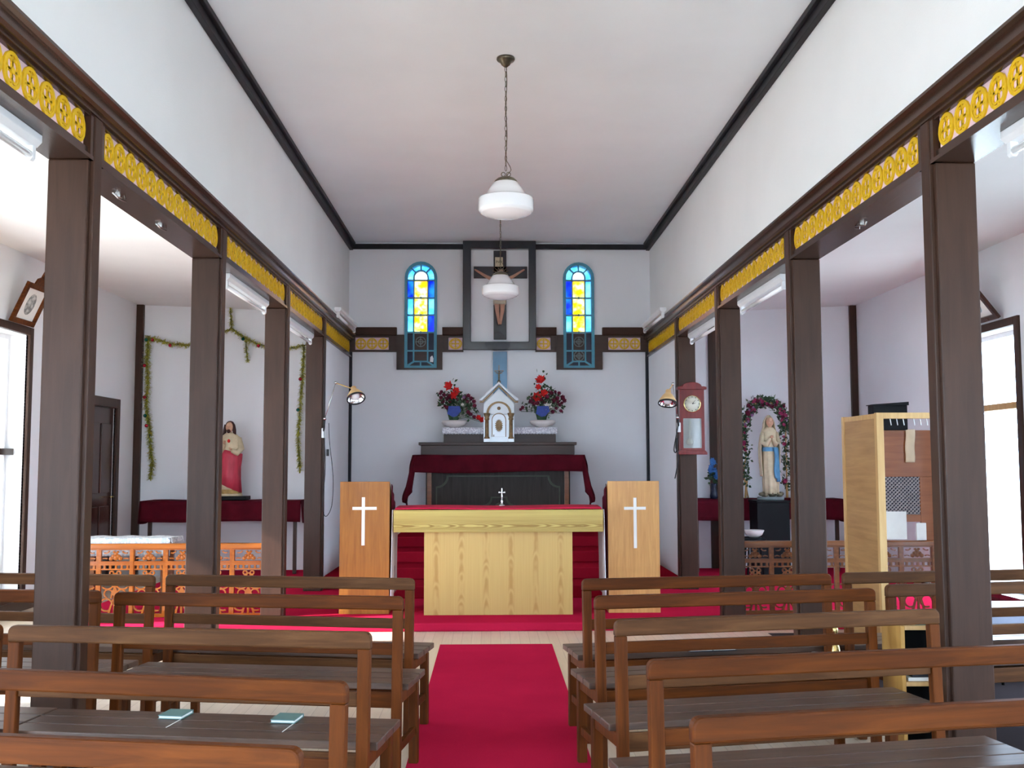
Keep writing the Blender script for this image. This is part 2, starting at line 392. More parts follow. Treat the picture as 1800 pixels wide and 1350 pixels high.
def put(name, mb, mat, parent=None, bevel=0, solid=0, world=True):
    """link one mesh object; verts in world coordinates, kept local to the thing's base"""
    if parent is not None and world:
        o3 = ORG.get(parent.name, Vector((0, 0, 0)))
        mb.v = [(v[0]-o3[0], v[1]-o3[1], v[2]-o3[2]) for v in mb.v]
    me = mb if isinstance(mb, bpy.types.Mesh) else mb.mesh(name)
    if not me.materials: me.materials.append(mat)
    o = bpy.data.objects.new(name, me); col.objects.link(o)
    if parent is not None:
        o.parent = parent; ORG[o.name] = ORG.get(parent.name, Vector((0, 0, 0))) if world else Vector((0, 0, 0))
    if solid: md = o.modifiers.new('solid', 'SOLIDIFY'); md.thickness = solid; md.offset = 0
    if bevel: md = o.modifiers.new('bevel', 'BEVEL'); md.width = bevel; md.segments = 2; md.limit_method = 'ANGLE'
    return o
def inst(name, me, parent, loc, rot=(0, 0, 0), sc=1.0, org=None):
    """a further piece sharing mesh data, at a world location"""
    o = bpy.data.objects.new(name, me); col.objects.link(o); o.parent = parent
    b = ORG.get(parent.name, Vector((0, 0, 0))) if org is None else org
    o.location = Vector(loc)-b; o.rotation_euler = rot; o.scale = (sc, sc, sc) if not isinstance(sc, tuple) else sc
    return o
def thing(name, label, cat, loc, group=None, rz=0):
    o = bpy.data.objects.new(name, None); col.objects.link(o); o.empty_display_size = .1
    o.location = loc; o.rotation_euler = (0, 0, rz); ORG[o.name] = Vector(loc)
    o['label'] = label; o['category'] = cat
    if group: o['group'] = group
    return o
def tag(o, label, cat, group=None):
    o['label'] = label; o['category'] = cat
    if group: o['group'] = group
    return o
def struct(name, mb, mat, parent=None, bevel=0):
    o = put(name, mb, mat, parent, bevel=bevel)
    if parent is None: o['kind'] = 'structure'
    return o
def copy_tree(o, parent=None):
    c = o.copy(); col.objects.link(c); c.parent = parent
    for ch in list(o.children): copy_tree(ch, c)
    return c
def circ(cx, cz, r, n, a0=0, a1=2*pi, rz=None, full=True):
    m = n if full else n-1
    return [(cx+r*cos(a0+(a1-a0)*i/m), cz+(rz or r)*sin(a0+(a1-a0)*i/m)) for i in range(n)]

# ------------------------------------------------------------------ the room shell
T = .3
def wall_holes(axis, pos0, pos1, u0, u1, z0, z1, holes):
    """wall slab between pos0 and pos1 on AXIS, spanning u and z, with rectangular holes"""
    mb = MB(); us = sorted({u0, u1, *[h[0] for h in holes], *[h[1] for h in holes]})
    for a, b in zip(us[:-1], us[1:]):
        hh = sorted([h for h in holes if h[0] <= a and h[1] >= b], key=lambda h: h[2]); z = z0
        for h in hh:
            if h[2] > z: mb.box(*((pos0, pos1, a, b) if axis == 'x' else (a, b, pos0, pos1)), z, h[2])
            z = h[3]
        if z < z1: mb.box(*((pos0, pos1, a, b) if axis == 'x' else (a, b, pos0, pos1)), z, z1)
    return mb
struct('floor', MB().box(OL-T, OR_+T, FR-T, BK+T, -.12, 0), M['floor'])
DOOR = (11.42, 12.22, .0, 2.04)
wl = struct('wall_left', wall_holes('x', OL-T, OL, FR-T, BK+T, 0, 3.6, list(WINS_L)+[DOOR]), M['aisle_plaster'])
wr = struct('wall_right', wall_holes('x', OR_, OR_+T, FR-T, BK+T, 0, 3.6, list(WINS_R)), M['plaster'])
struct('wall_front', wall_holes('y', FR-T, FR, OL, OR_, 0, 4.6, list(WINS_F)), M['plaster'])
# altar-end wall with the two arched windows let through it
WX = ((-1.09, -.68), (.92, 1.315)); WZ0, WZS, WZT = 2.58, 3.735, 3.935
bw = MB()
def arch_pts(x0, x1, zs, n=12):
    cx, r = (x0+x1)/2, (x1-x0)/2
    return [(cx+r*cos(pi*i/n), zs+r*sin(pi*i/n)) for i in range(n+1)]
for a, b in ((OL, WX[0][0]), (WX[0][1], WX[1][0]), (WX[1][1], OR_)): bw.box(a, b, BK, BK+T, 0, 4.6)
for x0, x1 in WX:
    bw.box(x0, x1, BK, BK+T, 0, 3.04)
    p = arch_pts(x0, x1, WZS); n = len(p)
    for i in range(n-1):
        (xa, za), (xb, zb) = p[i], p[i+1]
        bw.hexa([(xa, BK, za), (xb, BK, zb), (xb, BK+T, zb), (xa, BK+T, za)], [(xa, BK, 4.6), (xb, BK, 4.6), (xb, BK+T, 4.6), (xa, BK+T, 4.6)])
struct('wall_back', bw, M['plaster'])
struct('ceiling', MB().box(WL-.12, WR+.12, FR, BK, 4.19, 4.3), M['ceiling'])
# roof slab over everything keeps the sky out
struct('roof', MB().box(OL-T, OR_+T, FR-T, BK+T, 4.6, 4.7), M['out_wall'])
for nm, (xa, za), (xb, zb) in (('ceiling_left_aisle', (OL, 3.385), (WL-.05, 3.28)), ('ceiling_right_aisle', (WR+.05, 3.265), (OR_, 3.385))):
    struct(nm, MB().hexa([(xa, FR, za), (xb, FR, zb), (xb, BK, zb), (xa, BK, za)], [(xa, FR, za+.06), (xb, FR, zb+.06), (xb, BK, zb+.06), (xa, BK, za+.06)]), M['aisle_ceiling'])
struct('wall_left_clerestory', MB().box(WL-.12, WL, FR, BK, 2.9, 4.19), M['plaster_side'])
struct('wall_right_clerestory', MB().box(WR, WR+.12, FR, BK, 2.9, 4.19), M['plaster_side'])
struct('wall_left_sanctuary', MB().box(WL-.12, WL+.015, PY[3]+.14, BK, 0, 2.72), M['plaster'])
struct('wall_right_sanctuary', MB().box(WR-.035, WR+.12, PY[3]+.14, BK, 0, 2.72), M['plaster'])
# ceiling trim
struct('trim_1', MB().box(WL, WL+.045, FR, BK, 4.09, 4.19).box(WL+.045, WL+.075, FR, BK, 4.15, 4.19), M['black_trim'], bevel=.004)
struct('trim_2', MB().box(WR-.045, WR, FR, BK, 4.09, 4.19).box(WR-.075, WR-.045, FR, BK, 4.15, 4.19), M['black_trim'], bevel=.004)
struct('trim_3', MB().box(WL+.045, WR-.045, BK-.04, BK, 4.10, 4.165), M['black_trim'], bevel=.004)
# thin uprights in the sanctuary corners and on the aisle end walls
for i, (x0, x1, z0, z1) in enumerate(((WL+.015, WL+.05, .19, 2.785), (WR-.07, WR-.035, .19, 2.785), (OL, OL+.09, .0, 3.38), (4.575, OR_, .0, 3.38), (2.76, 2.85, 0, 3.29))):
    struct('trim_%d' % (4+i), MB().box(x0, x1, BK-.05, BK, z0, z1), M['black_trim'] if i < 2 else M['brown'], bevel=.004)
struct('baseboard_left', MB().box(OL, OL+.02, FR, 11.3, 0, .1), M['brown_y'])
struct('baseboard_right', MB().box(OR_-.02, OR_, FR, BK-.06, 0, .1), M['brown_y'])
struct('ground', MB().box(-60, 60, -60, 60, -.6, -.5), M['ground'])

# medallion of the frieze, one mesh for all
def medallion_mesh():
    mb = MB(); n = 16
    mb.ring(circ(0, 0, .0715, n), circ(0, 0, .056, n), -.009, .0)
    for k in range(4):
        a = pi/4+k*pi/2
        mb.ring(circ(.029*cos(a), .029*sin(a), .0285, 10), circ(.029*cos(a), .029*sin(a), .0185, 10), -.007, 0)
    mb.prism(circ(0, 0, .014, 8), -.010, 0)
    for k in range(4):
        a = k*pi/2; c, s = cos(a), sin(a)
        mb.prism([(.012*c-.005*s, .012*s+.005*c), (.012*c+.005*s, .012*s-.005*c), (.058*c+.005*s, .058*s-.005*c), (.058*c-.005*s, .058*s+.005*c)], -.006, 0)
    me = mb.mesh('medallion'); me.materials.append(M['yellow']); return me
MED = medallion_mesh()
# beams with frieze
BZ0, BZ1, PZ1, CZ1 = 2.715, 2.765, 2.905, 3.01
def beam(name, side):
    X = XL if side < 0 else XR; s = -side      # s points into the nave
    back = X + side*.175
    x0, x1 = min(X, back), max(X, back)
    mb = MB().box(min(X, back), max(X, back), FR, BK, BZ0, BZ1)                       # lower rail and soffit
    mb.box(min(X+side*.03, back), max(X+side*.03, back), FR, BK, BZ1, PZ1+.02)        # core behind the panels
    mb.box(min(X+s*.008, back), max(X+s*.008, back), FR, BK, PZ1, PZ1+.03)
    mb.box(min(X+s*.014, X), max(X+s*.014, X), FR, BK, BZ0+.0, BZ0+.018)
    # stepped cornice
    prof = [(X+side*.05, PZ1+.012), (X+s*.022, PZ1+.012), (X+s*.022, PZ1+.028), (X+s*.036, PZ1+.030), (X+s*.050, PZ1+.040), (X+s*.050, PZ1+.076), (X+s*.062, PZ1+.080), (X+s*.080, PZ1+.088), (X+s*.080, PZ1+.102), (X+s*.06, PZ1+.105), (X+side*.05, CZ1+.005)]
    if side > 0: prof = prof[::-1]
    mb.prism([(p[0], p[1]) for p in prof], FR, BK, 'y')
    for y in PY + (2.27, .1, -2.07): mb.box(min(X+s*.012, X+side*.03), max(X+s*.012, X+side*.03), y-.01, y+.15, BZ0, PZ1+.02)
    o = struct(name, mb, M['brown_y'])
    bays = [(2.42, 4.43), (4.59, 6.60), (6.76, 8.76), (8.92, 10.73), (10.89, BK-.09)]
    for a, b in bays:
        p = put('frieze_panel', MB().box(min(X+side*.012, X+side*.03), max(X+side*.012, X+side*.03), a+.02, b-.02, BZ1, PZ1), M['pink_board'], o)
        k = int((b-a-.03)/.145); st = (b-a-.03)/k
        for i in range(k):
            inst('medallion', MED, p, (X+side*.012, a+.015+(i+.5)*st, (BZ1+PZ1)/2), (0, 0, -side*pi/2 if side < 0 else -pi/2), 1.0)
    return o
bl = beam('trim_9', -1); br = beam('trim_10', 1)
# fix facing of the medallions: local -y must look into the nave
for o in bl.children:
    for m in o.children: m.rotation_euler = (0, 0, pi/2)
for o in br.children:
    for m in o.children: m.rotation_euler = (0, 0, -pi/2)

# frieze of the altar-end wall with its window boards
mb = MB()
yb = BK-.05
LB = (-1.185, -.61); RB = (.83, 1.412)
for a, b in ((WL+.015, LB[0]), (LB[1], -.345), (.565, RB[0]), (RB[1], WR-.035)):
    mb.box(a, b, yb, BK, 2.785, 2.81); mb.box(a, b, yb, BK, 2.965, 3.0)
    mb.prism([(yb, 2.99), (yb-.02, 3.0), (yb-.03, 3.03), (yb-.05, 3.09), (BK, 3.095), (BK, 2.99)], a, b, 'x')
    mb.box(a, a+(.075 if a != .565 else .012), yb, BK, 2.81, 2.965); mb.box(b-.10 if b > 1.5 or b < -1 else b-(.07 if b > 0 else .012), b, yb, BK, 2.81, 2.965)
for (a, b), (x0, x1) in ((LB, WX[0]), (RB, WX[1])):
    mb.box(a, x0, yb-.01, BK, 2.56, 3.0); mb.box(x1, b, yb-.01, BK, 2.56, 3.0); mb.box(x0, x1, yb-.01, BK, 2.56, WZ0)
    mb.box(x0, x1, BK-.012, BK, WZ0, 3.02)
tb = struct('trim_11', mb, M['brown_x'])
for a, b in ((-1.705, -1.285), (-.53, -.36), (.58, .755), (1.487, 1.895)):
    a2, b2 = a, b
    p = put('frieze_panel', MB().box(a2, b2, yb+.014, yb+.03, 2.81, 2.965), M['pink_board'], tb)
    k = max(1, round((b2-a2)/.145)); st = (b2-a2)/k
    for i in range(k): inst('medallion', MED, p, (a2+(i+.5)*st, yb+.014, 2.8875), (0, 0, 0), (st/.147, 1, 1))

# arched windows of the altar end
def arched_window(idx, x0, x1, hole):
    cx, w = (x0+x1)/2, x1-x0; yf = BK-.035
    out = [(x0, WZ0), (x0, WZS)] + [(p[0], p[1]) for p in reversed(arch_pts(x0, x1, WZS))][1:-1] + [(x1, WZS), (x1, WZ0)]
    t = .038
    inn = [(x0+t, WZ0+t*.8), (x0+t, WZS)] + [(p[0], p[1]) for p in reversed(arch_pts(x0+t, x1-t, WZS))][1:-1] + [(x1-t, WZS), (x1-t, WZ0+t*.8)]
    o = struct('window_%d' % idx, MB().ring(out, inn, yf, BK+.05), M['teal'])
    ix0, ix1 = x0+t, x1-t; iw = ix1-ix0; sx = .078; bar = .009
    u0, u1 = ix0+sx, ix1-sx            # inner mullions
    rows = [3.035, 3.255, 3.475, 3.70]
    f = MB()
    for u in (u0, u1):
        f.box(u-bar, u+bar, yf+.005, BK+.03, WZ0+.09, WZS)
    for z in rows + [2.80]:
        f.box(ix0, ix1, yf+.006, BK+.03, z-bar, z+bar)
    f.box(u0, u1, yf+.006, BK+.03, 2.655, 2.673)
    # inner arch and spokes of the head
    ro, ri = (u1-u0)/2+bar, (u1-u0)/2-bar
    n = 12
    f.ring([(cx+ro*cos(pi*i/n), WZS+ro*sin(pi*i/n)) for i in range(n+1)]+[(cx-ro, WZS-.035), (cx+ro, WZS-.035)],
           [(cx+ri*cos(pi*i/n), WZS+ri*sin(pi*i/n)) for i in range(n+1)]+[(cx-ri, WZS-.03), (cx+ri, WZS-.03)], yf+.006, BK+.03)
    R_ = iw/2
    for a in (45, 90, 135):
        c, s = cos(R(a)), sin(R(a)); h = bar*.8
        f.prism([(cx+ro*c-h*s, WZS+ro*s+h*c), (cx+ro*c+h*s, WZS+ro*s-h*c), (cx+R_*c+h*s, WZS+R_*s-h*c), (cx+R_*c-h*s, WZS+R_*s+h*c)], yf+.006, BK+.03)
    # diagonals at the foot
    for sgn, u, e in ((1, u0, ix0), (-1, u1, ix1)):
        f.prism([(u, 2.673), (u+sgn*.01, 2.655), (e+sgn*.012, WZ0+.025), (e, WZ0+.045)], yf+.006, BK+.03)
    f.box(cx-bar, cx+bar, yf+.006, BK+.03, WZ0+.03, 2.66)
    put('glazing_bars', f, M['teal'], o)
    yg0, yg1 = BK+.005, BK+.011
    def pane(pts, m): put('pane', MB().prism(pts, yg0, yg1), m, o)
    def rect(a, b, c, d): return [(a, c), (b, c), (b, d), (a, d)]
    side_m = {(0, 0): 'st_sky', (0, 1): 'st_blue', (1, 0): 'st_sky', (1, 1): 'st_sky', (2, 0): 'st_blue', (2, 1): 'st_blue'} if idx == 1 else \
             {(0, 0): 'st_sky', (0, 1): 'st_sky', (1, 0): 'st_blue', (1, 1): 'st_sky', (2, 0): 'st_blue', (2, 1): 'st_sky'}
    for r in range(3):
        za, zb = rows[r]+bar, rows[r+1]-bar
        pane(rect(u0+bar, u1-bar, za, zb), M['st_amber'])
        for sd, (a, b) in enumerate(((ix0, u0-bar), (u1+bar, ix1))): pane(rect(a, b, za, zb), M[side_m[(r, sd)]])
        # small diamonds of lead between the amber panes
    for z in rows[:3]:
        put('lead_boss', MB().prism([(cx-.02, z), (cx, z-.022), (cx+.02, z), (cx, z+.022)], yf+.002, yf+.02), M['teal'], o)
    put('pane', MB().prism([(cx-ri, WZS-.03)]+[(cx+ri*cos(pi*i/n), WZS+ri*sin(pi*i/n)) for i in range(n, -1, -1)]+[(cx+ri, WZS-.03)], yg0, yg1), M['st_white'], o)
    for a in (0, 45, 90, 135):
        p = [(cx+(ro)*cos(R(a+q)), WZS+(ro)*sin(R(a+q))) for q in (.5, 15, 30, 44.5)] + [(cx+R_*cos(R(a+q)), WZS+R_*sin(R(a+q))) for q in (44.5, 30, 15, .5)]
        pane(p, M['st_sky'])
    for a, b in ((ix0, u0-bar), (u1+bar, ix1)): pane(rect(a, b, rows[3]+bar, WZS), M['st_sky'])
    # dark lower lights over the board
    for (a, b, c, d) in ((ix0, u0-bar, 2.81, 3.025), (u1+bar, ix1, 2.81, 3.025), (ix0, u0-bar, WZ0+.05, 2.79), (u1+bar, ix1, WZ0+.05, 2.79), (u0, u1, WZ0+.035, 2.655)):
        put('dark_pane', MB().box(a, b, BK-.02, BK-.013, c, d), M['dark_pane'], o)
    for z in ((2.915,) if idx == 1 else (2.915, 2.735)):
        r = .066; g = MB().ring(circ(cx, z, r, 16), circ(cx, z, r-.008, 16), yf+.008, yf+.016)
        g.ring(circ(cx, z, r*.5, 12), circ(cx, z, r*.5-.007, 12), yf+.008, yf+.016)
        g.box(cx-.004, cx+.004, yf+.008, yf+.015, z-r, z+r); g.box(cx-r, cx+r, yf+.008, yf+.015, z-.004, z+.004)
        put('tracery', g, M['grey_fret'], o)
    if idx == 1:
        put('chip', MB().prism([(ix1-.05, 2.66), (ix1-.01, 2.655), (ix1-.004, 2.70), (ix1-.02, 2.74), (ix1-.045, 2.72)], BK-.024, BK-.021), M['white_paint'], o)
    return o
arched_window(1, *WX[0], True); arched_window(2, *WX[1], True)

# tall aisle windows
def tall_window(idx, axis, face, sgn, a, b, z0, z1, bar_mat, near_trim=None, barz=1.90, frosted=False):
    """sgn: direction from the room outwards along the axis"""
    def bx(mb, p0, p1, u0, u1, c, d):
        q0, q1 = sorted((face+sgn*p0, face+sgn*p1))
        if axis == 'x': mb.box(q0, q1, u0, u1, c, d)
        else: mb.box(u0, u1, q0, q1, c, d)
        return mb
    t = .075; f = MB()
    for (u0, u1, c, d) in ((a-t, a, z0-t, z1+t), (b, b+t, z0-t, z1+t), (a, b, z1, z1+t), (a, b, z0-t, z0)): bx(f, -.025, .02, u0, u1, c, d)
    o = struct('window_%d' % idx, f, M['brown'], bevel=.004)
    s = MB(); m = .045; d0, d1 = .17, .21; mid = (a+b)/2
    for (u0, u1, c, d) in ((a, a+m, z0, z1), (b-m, b, z0, z1), (a+m, b-m, z1-m, z1), (a+m, b-m, z0, z0+m)): bx(s, d0, d1, u0, u1, c, d)
    put('sash', s, M['white_metal'], o)
    put('crossbar', bx(MB(), .10, .215, a, b, barz-.03, barz+.03), bar_mat, o)
    put('sill', bx(MB(), -.05, .17, a, b, z0-.03, z0+.012), M['brown_y'], o)
    put('pane', bx(MB(), .188, .192, a+m, b-m, z0+m, z1-m), M['frosted' if frosted else 'clear'], o)
    return o
tall_window(3, 'x', OL, -1, *WINS_L[0], M['brown_y'], barz=1.50, frosted=True)
for i, w in enumerate(WINS_L[1:]): tall_window((4, 12, 13, 20)[i], 'x', OL, -1, *w, M['brown_y'], barz=1.50)  # last two of WINS_L are added unseen windows for floor bounce
for i, w in enumerate(WINS_R): tall_window(5+i, 'x', OR_, 1, *w, M['ply_edge'])
for i, w in enumerate(WINS_F): tall_window(14+i, 'y', FR, -1, *w, M['brown_x'])

# side door in the left wall
a, b, z0, z1 = DOOR
d = struct('door_1', MB().box(OL-.07, OL-.02, a, b, .0, z1), M['dark_door'])
put('frame', MB().box(OL-.02, OL+.03, a-.11, a, 0, z1+.11).box(OL-.02, OL+.03, b, b+.09, 0, z1+.11).box(OL-.02, OL+.03, a, b, z1, z1+.11), M['brown'], d, bevel=.005)
for (c0, c1) in ((.2, .9), (1.05, 1.85)):
    for k in range(2):
        put('door_panel', MB().box(OL-.022, OL-.008, a+.06+k*.36, a+.36+k*.36, c0, c1), M['dark_door'], d, bevel=.006)
put('handle', MB().tube([(OL-.02, b-.05, 1.0), (OL+.03, b-.05, 1.0), (OL+.03, b-.15, 1.0)], .009), M['brass'], d)

# ------------------------------------------------------------------ platform and steps
pl = struct('platform', MB().box(-3.70, OR_, 8.57, BK, 0, .07), M['carpet'], bevel=.012)
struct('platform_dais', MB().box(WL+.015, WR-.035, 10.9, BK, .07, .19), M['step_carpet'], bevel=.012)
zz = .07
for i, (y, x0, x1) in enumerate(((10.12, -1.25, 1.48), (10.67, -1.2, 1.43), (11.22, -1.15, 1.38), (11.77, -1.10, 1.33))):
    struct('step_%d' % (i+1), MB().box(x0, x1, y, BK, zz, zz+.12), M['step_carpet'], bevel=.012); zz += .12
tag(put('aisle_mat', MB().box(2.25, 4.6, 1.0, 8.4, 0, .002), M['mat']), 'dark grey brown mat covering the right aisle floor', 'mat')
tag(put('carpet_runner', MB().box(-.388, .468, 1.0, 7.96, .0, .003), M['carpet']), 'crimson carpet runner down the middle of the pale wood floor', 'carpet')

# ------------------------------------------------------------------ pillars
PLAB = {(-1, 0): 'nearest brown pillar on the left, in front of the carved rail', (-1, 1): 'brown pillar on the left partly hiding the red robed statue',
        (-1, 2): 'brown pillar on the left between the two strip lights of the left beam', (-1, 3): 'farthest brown pillar on the left, beside the swing arm lamp',
        (1, 0): 'nearest brown pillar on the right, beside the bright window', (1, 1): 'brown pillar on the right just left of the plywood booth',
        (1, 2): 'brown pillar on the right between the wall clock and the praying statue', (1, 3): 'farthest brown pillar on the right, carrying the red wall clock'}
for side in (-1, 1):
    X = XL if side < 0 else XR
    for i, y in enumerate(PY):
        x0, x1 = (X-.175, X) if side < 0 else (X, X+.18)
        zb = 0 if i < 2 else .07
        t = thing('pillar', PLAB[(side, i)], 'pillar', ((x0+x1)/2, y+.07, zb), 'brown pillars of the nave')
        put('shaft', MB().box(x0, x1, y, y+.14, zb, BZ0), M['brown'], t, bevel=.006)
        g0, g1 = (X-.008, X+.018) if side < 0 else (X-.018, X+.008)
        put('face_board', MB().box(g0, g1, y+.028, y+.112, zb, PZ1+.01), M['brown'], t, bevel=.004)

# ------------------------------------------------------------------ pews
PL, PD = 1.345, .36
def rail_outline(x0, x1, z0, z1, r, n=5):
    pts = [(x0, z0), (x1, z0)]
    pts += [(x1-r+r*cos(a), z1-r+r*sin(a)) for a in [pi/2*i/n for i in range(n+1)]]
    pts += [(x0+r-r*sin(a), z1-r+r*cos(a)) for a in [pi/2*i/n for i in range(n+1)]]
    return pts
def make_pew(pale, L=PL):
    t = bpy.data.objects.new('pew', None); col.objects.link(t); t.empty_display_size = .1; h = L/2
    W = M['pew_pale'] if pale else M['pew']
    P = lambda n, mb, m, bv=.004: put(n, mb, m, t, bevel=bv, world=False)
    P('top_rail', MB().prism(rail_outline(-h, h, .742, .80, .024), 0, .034), W, .006)
    P('back_rail', MB().box(-h+.045, h-.045, .004, .028, .548, .598), W)
    for s in (-1, 1):
        x = s*(h-.024)
        P('leg', MB().hexa([(x-.021, -.028, 0), (x+.021, -.028, 0), (x+.021, .006, 0), (x-.021, .006, 0)], [(x-.022, .001, .742), (x+.022, .001, .742), (x+.022, .033, .742), (x-.022, .033, .742)]), M['pew_v'])
        P('leg', MB().box(x-.021, x+.021, PD-.05, PD-.012, 0, .375), M['pew_v'])
        P('stretcher', MB().box(x-.012, x+.012, 0, PD-.05, .13, .168), M['pew_v'])
        P('seat_bearer', MB().box(x-.014, x+.014, .012, PD-.05, .335, .388), M['pew_v'])
    w = (PD-.0)/3
    for k in range(3):
        P('seat_board', MB().box(-h-.018, h+.018, .040+k*w*.94, .040+(k+1)*w*.94-.004, .392, .42), M['seat'], .004)
    P('apron', MB().box(-h+.045, h-.045, .018, .036, .318, .388), W)
    P('apron', MB().box(-h+.045, h-.045, PD-.04, PD-.022, .318, .388), W)
    return t
base_a, base_b = make_pew(False), make_pew(True)
used = {}
def pew(p0, ang, side, label, group, pale=False, L=PL):
    """p0: aisle-side end of the top rail; side: +1 runs to the right"""
    src = base_b if pale else base_a
    o = src if src.name not in used else copy_tree(src)
    used[src.name] = 1
    a = R(ang)*side
    dx, dy = cos(a)*side, abs(sin(a))
    cx, cy = p0[0]+dx*L/2, p0[1]+dy*L/2
    o.location = (cx, cy, 0); o.rotation_euler = (0, 0, a)
    if side < 0: o.rotation_euler = (0, 0, math.atan2(-dy, -dx))
    o['label'] = label; o['category'] = 'pew'; o['group'] = group
    return o
gr, gl = 'pews on the right of the runner', 'pews on the left of the runner'
pew((.46, 5.185), 9.1, 1, 'front pew right of the runner, open book on its seat', gr)
pew((.456, 4.525), 10, 1, 'second pew from the altar, right of the runner', gr)
pew((.46, 3.825), 11, 1, 'third pew from the altar, right of the runner, empty dark seat', gr, True)
pew((.465, 3.06), 9.9, 1, 'fourth pew from the altar, right of the runner, cut by the right edge', gr)
pew((.46, 2.372), 10.3, 1, 'nearest pew right of the runner, its rail lowest in the picture', gr)
pew((-.39, 5.245), 10.3, -1, 'front pew left of the runner, its end nearest the altar table', gl, True)
pew((-.385, 4.535), 9.0, -1, 'second pew from the altar, left of the runner', gl)
pew((-.415, 3.59), 8.6, -1, 'third pew from the altar, left of the runner, teal booklets on its seat', gl, True)
pew((-.385, 2.78), 11.5, -1, 'fourth pew from the altar, left of the runner', gl)
pew((-.39, 2.145), 10.3, -1, 'nearest pew left of the runner, bright orange brown rail at the bottom edge', gl)
ga = 'pews in the left aisle'
pew((-1.765, 5.455), 9.4, -1, 'front pew of the left aisle, against the light of the window', ga, True)
pew((-1.80, 4.80), 7.5, -1, 'second pew of the left aisle, passing behind the nearest left pillar', ga)
pew((-1.785, 3.81), 8.0, -1, 'third pew of the left aisle, only its end post in view at the left edge', ga)
gb = 'pews in the right aisle'
pew((1.86, 5.42), 8.0, 1, 'front pew of the right aisle, behind the nearest right pillar', gb, True)
pew((1.885, 4.89), 8.6, 1, 'second pew of the right aisle, behind the low bookcase', gb, True)

# ------------------------------------------------------------------ altar table
A0, A1 = -.842, .976
t = thing('altar_table', 'freestanding wooden altar table with thick pale top and six-striped front', 'altar', (.067, 9.3, .07))
put('table_top', MB().box(A0, A1, 8.95, 9.65, .787, .978), M['altar_top'], t, bevel=.003)
put('body', MB().box(-.58, .712, 9.01, 9.5, .07, .787), M['altar_body'], t, bevel=.002)
def cloth_slab(x0, x1, y0, y1, z, th=.006): return MB().box(x0, x1, y0, y1, z, z+th)
o = put('altar_cloth', MB().grid(lambda u, v: (A0+.01+(A1-A0-.02)*u, 8.975+.675*v, .986+.010*sin(v*pi)*1 + .004*sin(u*9)), 24, 8), M['altar_red'], solid=.010)
tag(o, 'crimson cloth spread over the top of the freestanding altar table', 'altar cloth')
def side_drop(x, s):
    def fn(u, v):
        y = 9.03+.57*u; z = .975-(.77+.03*sin(u*5))*v
        return (x+s*(.012+.020*v*abs(sin(u*7+.6))-.03*v*(1-u)*0), y, z)
    return MB().grid(fn, 18, 10)
tag(put('side_cloth', side_drop(A0-.006, -1), M['white_cloth'], solid=.004), 'white cloth hanging down the left end of the altar table', 'cloth', 'white cloths at the altar ends')
tag(put('side_cloth', side_drop(A1+.006, 1), M['white_cloth'], solid=.004), 'white cloth hanging down the right end of the altar table', 'cloth', 'white cloths at the altar ends')

# skinned figures for crucifixes
def skin_body(name, pts, edges, mat, parent, loc, scale, rot=(0, 0, 0), sub=1):
    me = bpy.data.meshes.new(name); me.from_pydata([p[0] for p in pts], edges, [])
    ob = bpy.data.objects.new(name, me); col.objects.link(ob)
    sk = ob.modifiers.new('skin', 'SKIN'); sk.use_smooth_shade = True
    lay = me.skin_vertices[0] if me.skin_vertices else None
    if lay is None:
        bm = bmesh.new(); bm.from_mesh(me); bm.verts.layers.skin.verify(); bm.to_mesh(me); bm.free(); lay = me.skin_vertices[0]
    for i, p in enumerate(pts):
        lay.data[i].radius = p[1] if isinstance(p[1], tuple) else (p[1], p[1]); lay.data[i].use_root = (i == 0)
    if sub: sm = ob.modifiers.new('sub', 'SUBSURF'); sm.levels = sub; sm.render_levels = sub
    me.materials.append(mat); ob.parent = parent
    ob.location = Vector(loc)-ORG.get(parent.name, Vector((0, 0, 0))); ob.scale = (scale,)*3; ob.rotation_euler = rot
    return ob
